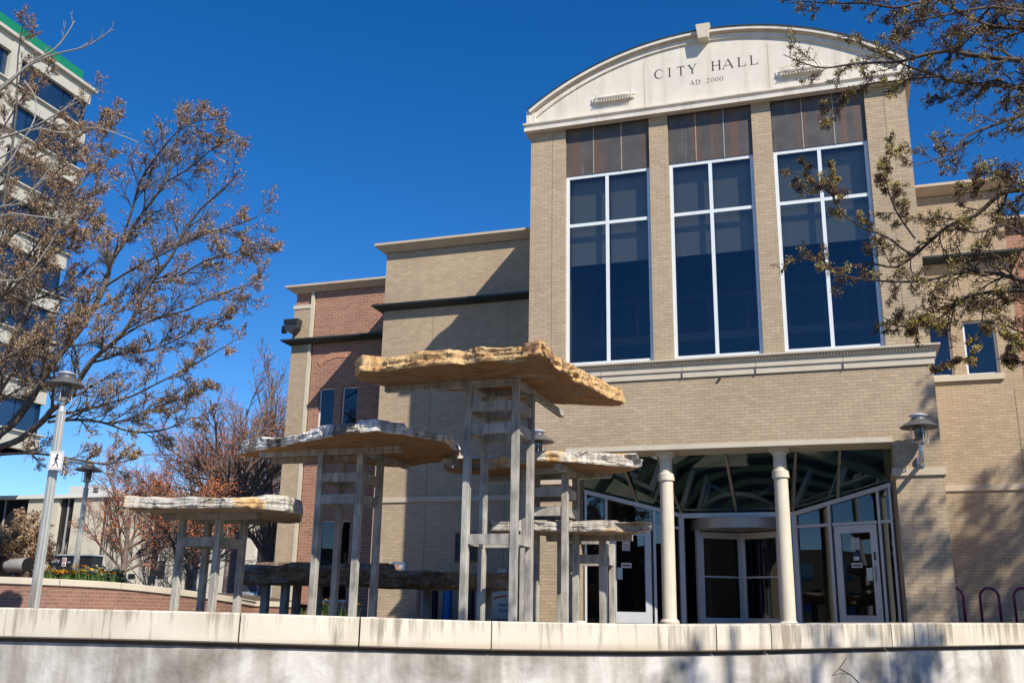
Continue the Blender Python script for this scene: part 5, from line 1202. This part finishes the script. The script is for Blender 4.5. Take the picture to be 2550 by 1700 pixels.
# --- left budding tree (limbs follow the photograph's; trunk stands just outside the frame)
PL = dict(levels=3, kids=[15, 9, 4], spread=.66, up=.05, wob=.20, ratio=.56, rmin=.006, bud=(.028, 4, .022), nb=3)
wd, bu = MB(), MB()
base = PY(-150, 1500, -3.0); base.z = GZ
def tr(l, y0, y1):
    n = len(l); return [PY(x, y, y0+(y1-y0)*i/(n-1)) for i, (x, y) in enumerate(l)]
fork = PY(-120, 1230, -3.0)
wd.tube([base, base.lerp(fork, .5)+Vector((.05, 0, 0)), fork], [.26, .2, .16], 12, 0, False)
LL = [
 ([(0, 1078), (34, 1051), (77, 993), (115, 925), (165, 863), (211, 802), (260, 714), (276, 657), (299, 614), (329, 570), (372, 508), (410, 455), (434, 385), (446, 300), (447, 255)], -3, -1.6, .17, .012, 2.3, 1.5),
 ([(0, 1112), (50, 1093), (107, 1047), (130, 1020), (172, 993), (199, 944), (237, 890), (283, 852), (325, 802), (374, 705), (423, 645), (455, 585), (500, 520), (560, 470), (600, 420)], -3, -4.4, .13, .012, 2.2, 1.5),
 ([(165, 1043), (214, 1020), (268, 1005), (330, 985), (400, 950), (470, 915), (530, 880), (580, 850)], -3.2, -3.8, .05, .01, 1.6, 1.0),
 ([(120, 1050), (175, 1045), (230, 1047), (268, 1055), (325, 1074), (383, 1074), (430, 1062), (480, 1040), (520, 1045)], -3.2, -2.6, .06, .01, 1.5, 1.0),
 ([(0, 1131), (60, 1128), (115, 1131), (184, 1143), (249, 1154), (300, 1150), (345, 1140)], -3, -3.3, .06, .01, 1.2, 1.0),
 ([(283, 852), (340, 815), (400, 790), (470, 770), (540, 735), (600, 715), (640, 700)], -3.6, -3.0, .05, .01, 1.7, 1.2),
 ([(260, 714), (330, 670), (390, 640), (450, 610), (520, 580), (590, 560), (640, 540)], -2.4, -3.2, .05, .01, 1.7, 1.2),
 ([(299, 614), (330, 520), (350, 450), (390, 390), (440, 330), (500, 300), (560, 300)], -2.2, -3.4, .05, .01, 1.7, 1.2),
 ([(410, 455), (470, 420), (530, 370), (575, 345)], -2.4, -2.8, .03, .01, 1.4, 1.0),
 ([(374, 705), (440, 690), (510, 650), (580, 630), (650, 600)], -3.8, -4.6, .04, .01, 1.5, 1.0),
 ([(-60, 1100), (-20, 960), (40, 830), (85, 720), (110, 600), (140, 480), (170, 380), (200, 300), (225, 240)], -3, -1.8, .12, .01, 1.9, 1.25),
 ([(85, 720), (130, 620), (190, 540), (235, 470), (270, 390), (285, 310)], -2.4, -3.4, .05, .01, 1.5, 1.1),
 ([(110, 600), (160, 540), (210, 440), (250, 350), (300, 270)], -2.2, -1.0, .05, .01, 1.4, 1.0),
 ([(-60, 1000), (-40, 800), (-10, 620), (20, 440), (40, 280), (45, 140), (62, 40)], -3, -4.2, .10, .01, 1.35, 1.0),
 ([(-40, 800), (20, 720), (70, 640), (120, 560), (150, 470)], -3.6, -4.8, .05, .01, 1.5, 1.2),
 ([(-50, 1060), (10, 960), (50, 900), (100, 850), (150, 800), (200, 740)], -3.4, -4.6, .07, .01, 1.5, 1.4),
 ([(-50, 1060), (0, 1000), (60, 960), (120, 930)], -3.4, -2.0, .05, .01, 1.4, 1.2),
 ([(-60, 900), (0, 800), (60, 760), (120, 730), (190, 690), (250, 640)], -2.8, -1.6, .05, .01, 1.7, 1.3),
 ([(-60, 700), (0, 620), (70, 540), (130, 440), (190, 400), (250, 420)], -3.8, -5.0, .05, .01, 1.6, 1.3),
 ([(-60, 500), (0, 460), (60, 400), (110, 320), (150, 290)], -3.0, -2.2, .05, .01, 1.2, 1.0),
 ([(-60, 420), (0, 330), (60, 240), (100, 200), (130, 150)], -3.4, -2.6, .04, .01, 1.0, 1.0),
 ([(-60, 600), (10, 540), (90, 500), (170, 490), (230, 520), (290, 560)], -3.0, -4.0, .05, .01, 1.6, 1.4),
 ([(-60, 800), (10, 740), (90, 660), (160, 620), (220, 590)], -3.8, -5.2, .05, .01, 1.6, 1.4),
 ([(-60, 950), (0, 900), (80, 860), (150, 820), (210, 800)], -4.0, -5.2, .05, .01, 1.5, 1.4),
 ([(20, 440), (80, 400), (150, 370), (210, 330), (260, 300)], -4.0, -3.4, .04, .01, 1.2, 1.1),
 ([(237, 890), (300, 880), (380, 870), (450, 840), (520, 800), (570, 790)], -3.0, -2.4, .04, .01, 1.5, 1.2),
 ([(268, 1055), (330, 1040), (400, 1010), (460, 990), (520, 960)], -2.8, -2.0, .04, .01, 1.3, 1.1),
 ([(165, 863), (230, 850), (290, 780), (340, 740), (380, 690)], -2.6, -2.2, .04, .01, 1.6, 1.3),
]
RR.seed(5)
for l, ya, yb, ra, rb, L, dn in LL: limb(wd, bu, tr(l, ya, yb), ra*.6, rb, PL, L*.9, dn, .12)
for l in (LL[0][0][0], LL[1][0][0], LL[4][0][0]): wd.tube([fork, fork.lerp(PY(*l, -3), .5), PY(*l, -3)], [.15, .12, .09 if l != LL[4][0][0] else .04], 10, 0, False)
for l in ((-60, 1100), (-60, 1000), (-50, 1060)): wd.tube([fork, PY(*l, -3)], [.13, .07], 9, 0, False)
tree_thing('budding_tree', 'large budding tree with spreading dark limbs filling the upper left', 'tree', base, wd, bu, 'budding trees')

# --- pale bare tree whose twigs reach in at the far left edge
PB = dict(levels=2, kids=[4, 3], spread=.5, up=.05, wob=.10, ratio=.5, rmin=.006, bud=(0, 0, 0))
wd = MB(); base = PY(-420, 1500, -8.5); base.z = GZ
fk = PY(-330, 760, -8.5); wd.tube([base, fk], [.16, .12], 10, 0, False)
for l, r in (([(-330, 760), (-150, 330), (0, 225), (75, 158), (127, 130), (160, 95), (186, 52)], .035), ([(0, 218), (70, 165), (140, 135), (208, 118), (250, 95), (277, 75)], .022), ([(-330, 760), (-150, 400), (0, 345), (75, 320), (130, 290), (200, 250)], .03),
             ([(-330, 760), (-200, 480), (0, 395), (75, 322), (90, 250), (60, 200)], .02), ([(-330, 760), (-160, 500), (0, 430), (75, 325), (160, 332), (240, 318), (345, 355)], .02), ([(-330, 760), (-150, 560), (0, 515), (50, 505), (100, 450), (140, 400)], .022), ([(-330, 760), (-150, 620), (0, 538), (80, 538), (150, 545), (200, 530)], .016), ([(-330, 760), (-200, 720), (0, 700), (60, 690), (110, 630), (140, 580)], .018)):
    limb(wd, None, tr(l, -8.5, -8.5), r, .008, PB, .8, 1.0, .45, 6)
tree_thing('bare_tree', 'pale bare tree whose smooth twigs reach in at the top left edge', 'tree', base, wd, None, None, 'bark_grey')

# --- right budding tree, near the camera; trunk outside the frame
PR = dict(levels=3, kids=[17, 7, 3], spread=.80, up=-.02, wob=.32, ratio=.48, rmin=.0042, bud=(.019, 5, .0125), nb=2)
wd, bu = MB(), MB()
Yr = -11.0
base = Vector((7.6, -9.0, -1.6))
fork = Vector((7.2, -9.3, 5.2))
wd.tube([base, base.lerp(fork, .5), fork], [.24, .19, .16], 12, 0, False)
def r6(l): return [(1850+x*.44643, y*.44643) for x, y in l]
RL = [
 (r6([(1900, 420), (1700, 370), (1568, 340), (1450, 330), (1250, 305), (1150, 285), (1000, 310), (880, 345), (760, 350), (600, 360), (450, 380), (330, 350), (225, 305)]), .045, 1.0, 1.15, -11.2),
 (r6([(1900, 540), (1700, 505), (1568, 490), (1400, 475), (1200, 460), (1090, 425), (960, 385), (850, 340), (700, 270), (620, 215)]), .042, .9, 1.0, -10.8),
 (r6([(1090, 425), (950, 440), (850, 455), (700, 470), (620, 530), (530, 560), (500, 640), (470, 720)]), .02, .55, .9, -11.4),
 (r6([(1900, 260), (1700, 190), (1568, 160), (1400, 150), (1250, 90), (1100, 0), (950, -60), (800, -100)]), .045, 1.0, 1.2, -10.6),
 (r6([(1900, 560), (1700, 600), (1568, 640), (1450, 680), (1250, 760), (1200, 830), (1100, 880), (945, 930)]), .032, .9, .8, -11.5),
 (r6([(1300, -80), (1150, -30), (1000, 10), (850, 45), (700, 20), (500, 20), (350, 10), (245, 20)]), .03, .75, 1.2, -11.0),
 (r6([(1900, 60), (1568, 60), (1400, 40), (1250, 60), (1050, 100), (900, 130), (830, 170)]), .03, .8, 1.1, -11.8),
 (r6([(1900, 1000), (1700, 1040), (1568, 1060), (1440, 1080), (1300, 1200), (1150, 1260), (1050, 1340), (960, 1420), (850, 1490), (700, 1470), (500, 1500), (380, 1450), (300, 1440)]), .04, .85, 1.25, -11.0),
 (r6([(960, 1430), (880, 1380), (800, 1320), (650, 1260), (550, 1180), (490, 1080), (430, 1040), (330, 980), (215, 955)]), .018, .55, .75, -11.2),
 (r6([(960, 1330), (880, 1220), (830, 1120), (800, 1010), (810, 920), (840, 800)]), .015, .5, 1.0, -10.9),
 (r6([(550, 1180), (500, 1080), (490, 1000), (500, 940)]), .010, .35, .45, -11.1), (r6([(430, 1060), (370, 1000), (340, 920)]), .009, .3, .4, -11.2),
 ([(2750, 700), (2620, 715), (2550, 723), (2468, 727), (2410, 739), (2384, 756), (2353, 783), (2300, 810), (2240, 812), (2200, 790)], .036, .9, 1.3, -10.7),
 ([(2750, 760), (2620, 720), (2518, 690), (2449, 675), (2372, 683), (2296, 700), (2200, 700), (2120, 690), (2040, 665)], .04, .85, 1.2, -11.2),
 ([(2750, 620), (2640, 600), (2560, 590), (2500, 560), (2430, 580), (2360, 560), (2300, 570)], .03, .8, 1.2, -11.5),
 ([(2750, 560), (2640, 520), (2560, 470), (2500, 440), (2450, 430), (2420, 470)], .03, .7, 1.2, -11.6),
 ([(2700, 820), (2600, 850), (2550, 830), (2498, 805), (2480, 770), (2490, 730)], .02, .6, 1.2, -11.2),
 ([(2498, 805), (2517, 843), (2525, 880), (2520, 905)], .009, .35, 1.0, -11.2),
 ([(2449, 770), (2440, 830), (2420, 880), (2399, 894), (2368, 910), (2315, 932)], .009, .3, 1.0, -11.3),
 ([(2353, 783), (2330, 800), (2280, 808), (2270, 815)], .008, .35, 1.0, -11.2),
 ([(2700, 300), (2600, 250), (2550, 230), (2480, 200), (2400, 230), (2330, 260)], .03, .8, 1.3, -10.4),
 ([(2700, 100), (2600, 40), (2520, 20), (2450, 60), (2400, 110), (2360, 130)], .03, .8, 1.3, -10.5),
]
RR.seed(9)
for l, r, L, dn, yy in RL:
    pts = tr(l, Yr-.2, yy); limb(wd, bu, pts, r*.68, .004, PR, L*.82, dn, .12 if len(l) > 7 else .08, 7)
    if l[0][0] > 2560:
        q = fork if l[0][1] < 650 else PY(2750, 620, Yr-.2)
        wd.tube([q, q.lerp(pts[0], .6)+Vector((0, 0, .1)), pts[0]], [.07 if q is fork else .04, r*.9, r*.68], 8, 0, False)
tree_thing('budding_tree', 'near budding tree with yellow-green bud clusters hanging over the right side', 'tree', base, wd, bu, 'budding trees', 'bark_dark', 'bud_green')

# --- trees standing out of frame beside the camera; only their dappled shade is in the picture
def free_tree(name, label, base, h, r, P, L, nl=9, spread=(.35, .95), wmat='bark', cmat='bud_brown', group=None, trunk=.3, lean=0.0, cluster_=True, cname='crown', split=False):
    RR.seed(sum(map(ord, label))); wd, bu = MB(), MB(); b0 = Vector(base); th = h*trunk
    top_ = b0+Vector((lean, 0, th)); wd.tube([b0, b0.lerp(top_, .5), top_, top_+Vector((lean*.5, 0, h*.35))], [r, r*.85, r*.75, r*.3], 10, 0, False)
    for k in range(nl):
        a = k*2.4+RR.random(); s = RR.uniform(*spread); d = Vector((math.cos(a)*math.sin(s), math.sin(a)*math.sin(s), math.cos(s)))
        u = RR.uniform(.75, 1.6); p = b0.lerp(top_, min(1, u)) if u < 1 else top_+Vector((lean*.5, 0, h*.35))*0+Vector((0, 0, h*.35*(u-1)))
        branch(wd, bu if cluster_ else None, p, d, L*RR.uniform(.8, 1.15), r*.42, 0, P)
    return tree_thing(name, label, 'tree', base, wd, bu if cluster_ else None, group, wmat, cmat, cname)
PS = dict(levels=3, kids=[7, 5, 4], spread=.7, up=.05, wob=.15, ratio=.55, rmin=.012, bud=(.17, 10, .09), nb=3)
PS2 = dict(PS, kids=[6, 4, 4], bud=(.12, 7, .07), nb=2, rmin=.01)
free_tree('shade_tree', 'budding street tree beyond the right edge of the picture that shades the right wing', (13.9, -4.6, -0.1), 18.5, .28, PS, 4.9, 17, (.2, 1.0), group='trees beyond the right edge')
free_tree('shade_tree', 'budding street tree right of the picture that shades the brick pier beside the bike racks', (10.5, -6.6, -0.1), 11.0, .17, PS2, 2.9, 9, (.3, 1.2), group='trees beyond the right edge', trunk=.55)
free_tree('shade_tree', 'budding street tree behind the photographer that dapples the right end of the wall', (9.4, -14.6, -1.6), 11, .2, dict(PS2, bud=(.14, 9, .08), nb=3), 3.4, 13, (.3, 1.3), group='trees beyond the right edge')
free_tree('shade_tree', 'budding street tree behind the photographer that dapples the middle of the wall', (6.9, -17.2, -1.6), 11, .13, PS2, 2.7, 7, (.3, 1.3), group='trees beyond the right edge', trunk=.6)

# --- far trees on the left
def far(px, y): p = PY(px, 1480, y); return (p.x, y, GZ)
PO = dict(levels=3, kids=[9, 6, 4], spread=.65, up=.07, wob=.14, ratio=.52, rmin=.010, bud=(.17, 4, .038), nb=1)
PN = dict(levels=3, kids=[7, 6, 4], spread=.50, up=.10, wob=.12, ratio=.50, rmin=.012, bud=(0, 0, 0))
def berry_tree(label, px, y, h, L, nl, spread, trunk, sub=.12):
    t = free_tree('berry_tree', label, far(px, y), h, h*.022, PO, L, nl, spread, 'bark_far', 'berry', 'orange-berried trees', trunk); return t
berry_tree('tall orange-berried tree rising behind the low left table, next to the building', 575, 12.0, 9.4, 4.2, 15, (.15, 1.0), .28)
berry_tree('wide orange-berried tree behind the left slab, between the other two', 470, 15.0, 7.6, 3.9, 13, (.4, 1.25), .25)
berry_tree('low orange-berried tree spreading before the beige office', 430, 6.5, 4.4, 2.5, 10, (.6, 1.3), .3)
berry_tree('small orange-berried tree right of the distant lamp post', 300, 12.0, 6.4, 2.6, 9, (.3, 1.2), .3)
PN2 = dict(PN)
for px, y, h, L, nl, lab in ((655, 20.0, 13.0, 5.2, 12, 'tall bare tree directly beside the corner of the brick wing'), (560, 26.0, 12.5, 4.6, 10, 'tall bare tree behind the orange-berried tree'), (480, 30.0, 10.0, 4.0, 9, 'slender bare tree farther left behind the orange-berried tree')):
    free_tree('bare_tree', lab, far(px, y), h, .2, PN2, L, nl, (.1, .65), 'bark_far', cluster_=False, group='bare trees behind', trunk=.25)
for px, y, h, L, nl, lab in ((365, 14.0, 3.4, 2.0, 14, 'bare multi-stemmed shrub before the beige office, centre'), (470, 16.0, 3.2, 1.9, 12, 'bare multi-stemmed shrub behind the low left table'), (255, 18.0, 5.2, 2.4, 10, 'bare shrub right of the distant lamp post'), (120, 26, 5.0, 2.5, 12, 'bare shrub behind the tall lamp post')):
    free_tree('bare_shrub', lab, far(px, y), h, .06, dict(PN, rmin=.009, levels=2, kids=[6, 5]), L, nl, (.2, 1.0), 'bark_grey', cluster_=False, group='bare shrubs', trunk=.08)
free_tree('dense_shrub', 'dense olive-brown shrub at the far left behind the drum floodlight', far(-10, 4.0), 2.9, .08, dict(PN, levels=3, kids=[6, 6, 5], bud=(.10, 5, .05), rmin=.006, spread=.6), 1.9, 16, (.2, 1.1), 'bark_far', 'bud_brown', trunk=.1)
free_tree('evergreen_shrub', 'dark blue-green evergreen shrub beside the monument sign', far(252, 8.5), 1.75, .05, dict(PN, levels=2, kids=[7, 6], bud=(.10, 12, .07), rmin=.006, spread=.6), .95, 14, (.1, 1.1), 'bark_far', 'needle', trunk=.15)
free_tree('dark_tree', 'dark crooked tree in the shade under the low left table, against the wing', far(655, 9.5), 4.6, .22, dict(PN, levels=2, kids=[6, 5]), 2.3, 9, (.1, .7), 'bark', cluster_=False, trunk=.35)
# twig sprouting at the foot of the wall
b = MB(); pts = [PY(x, y, -11.3+.15*i) for i, (x, y) in enumerate([(2150, 1740), (2140, 1700), (2120, 1680), (2090, 1663)])]
b.tube(pts, [.008, .007, .006, .005], 6, 0, False); q = pts[-1]
a = PY(2108, 1637, -10.9); c = PY(2072, 1681, -10.9); b.tube([c, q, a], [.003, .005, .003], 6, 0, False); b.tube([PY(2115, 1678, -10.9), PY(2095, 1675, -10.9), c], [.004, .003, .003], 5, 0, False)
root = Vector((pts[0].x, pts[0].y, -1.6)); b.tube([root, pts[0]], [.01, .008], 6, 0, False)
o = b.build('bare_twig', M['bark'], None, root); tag(o, 'single crooked bare twig in front of the concrete wall at lower right', 'twig')
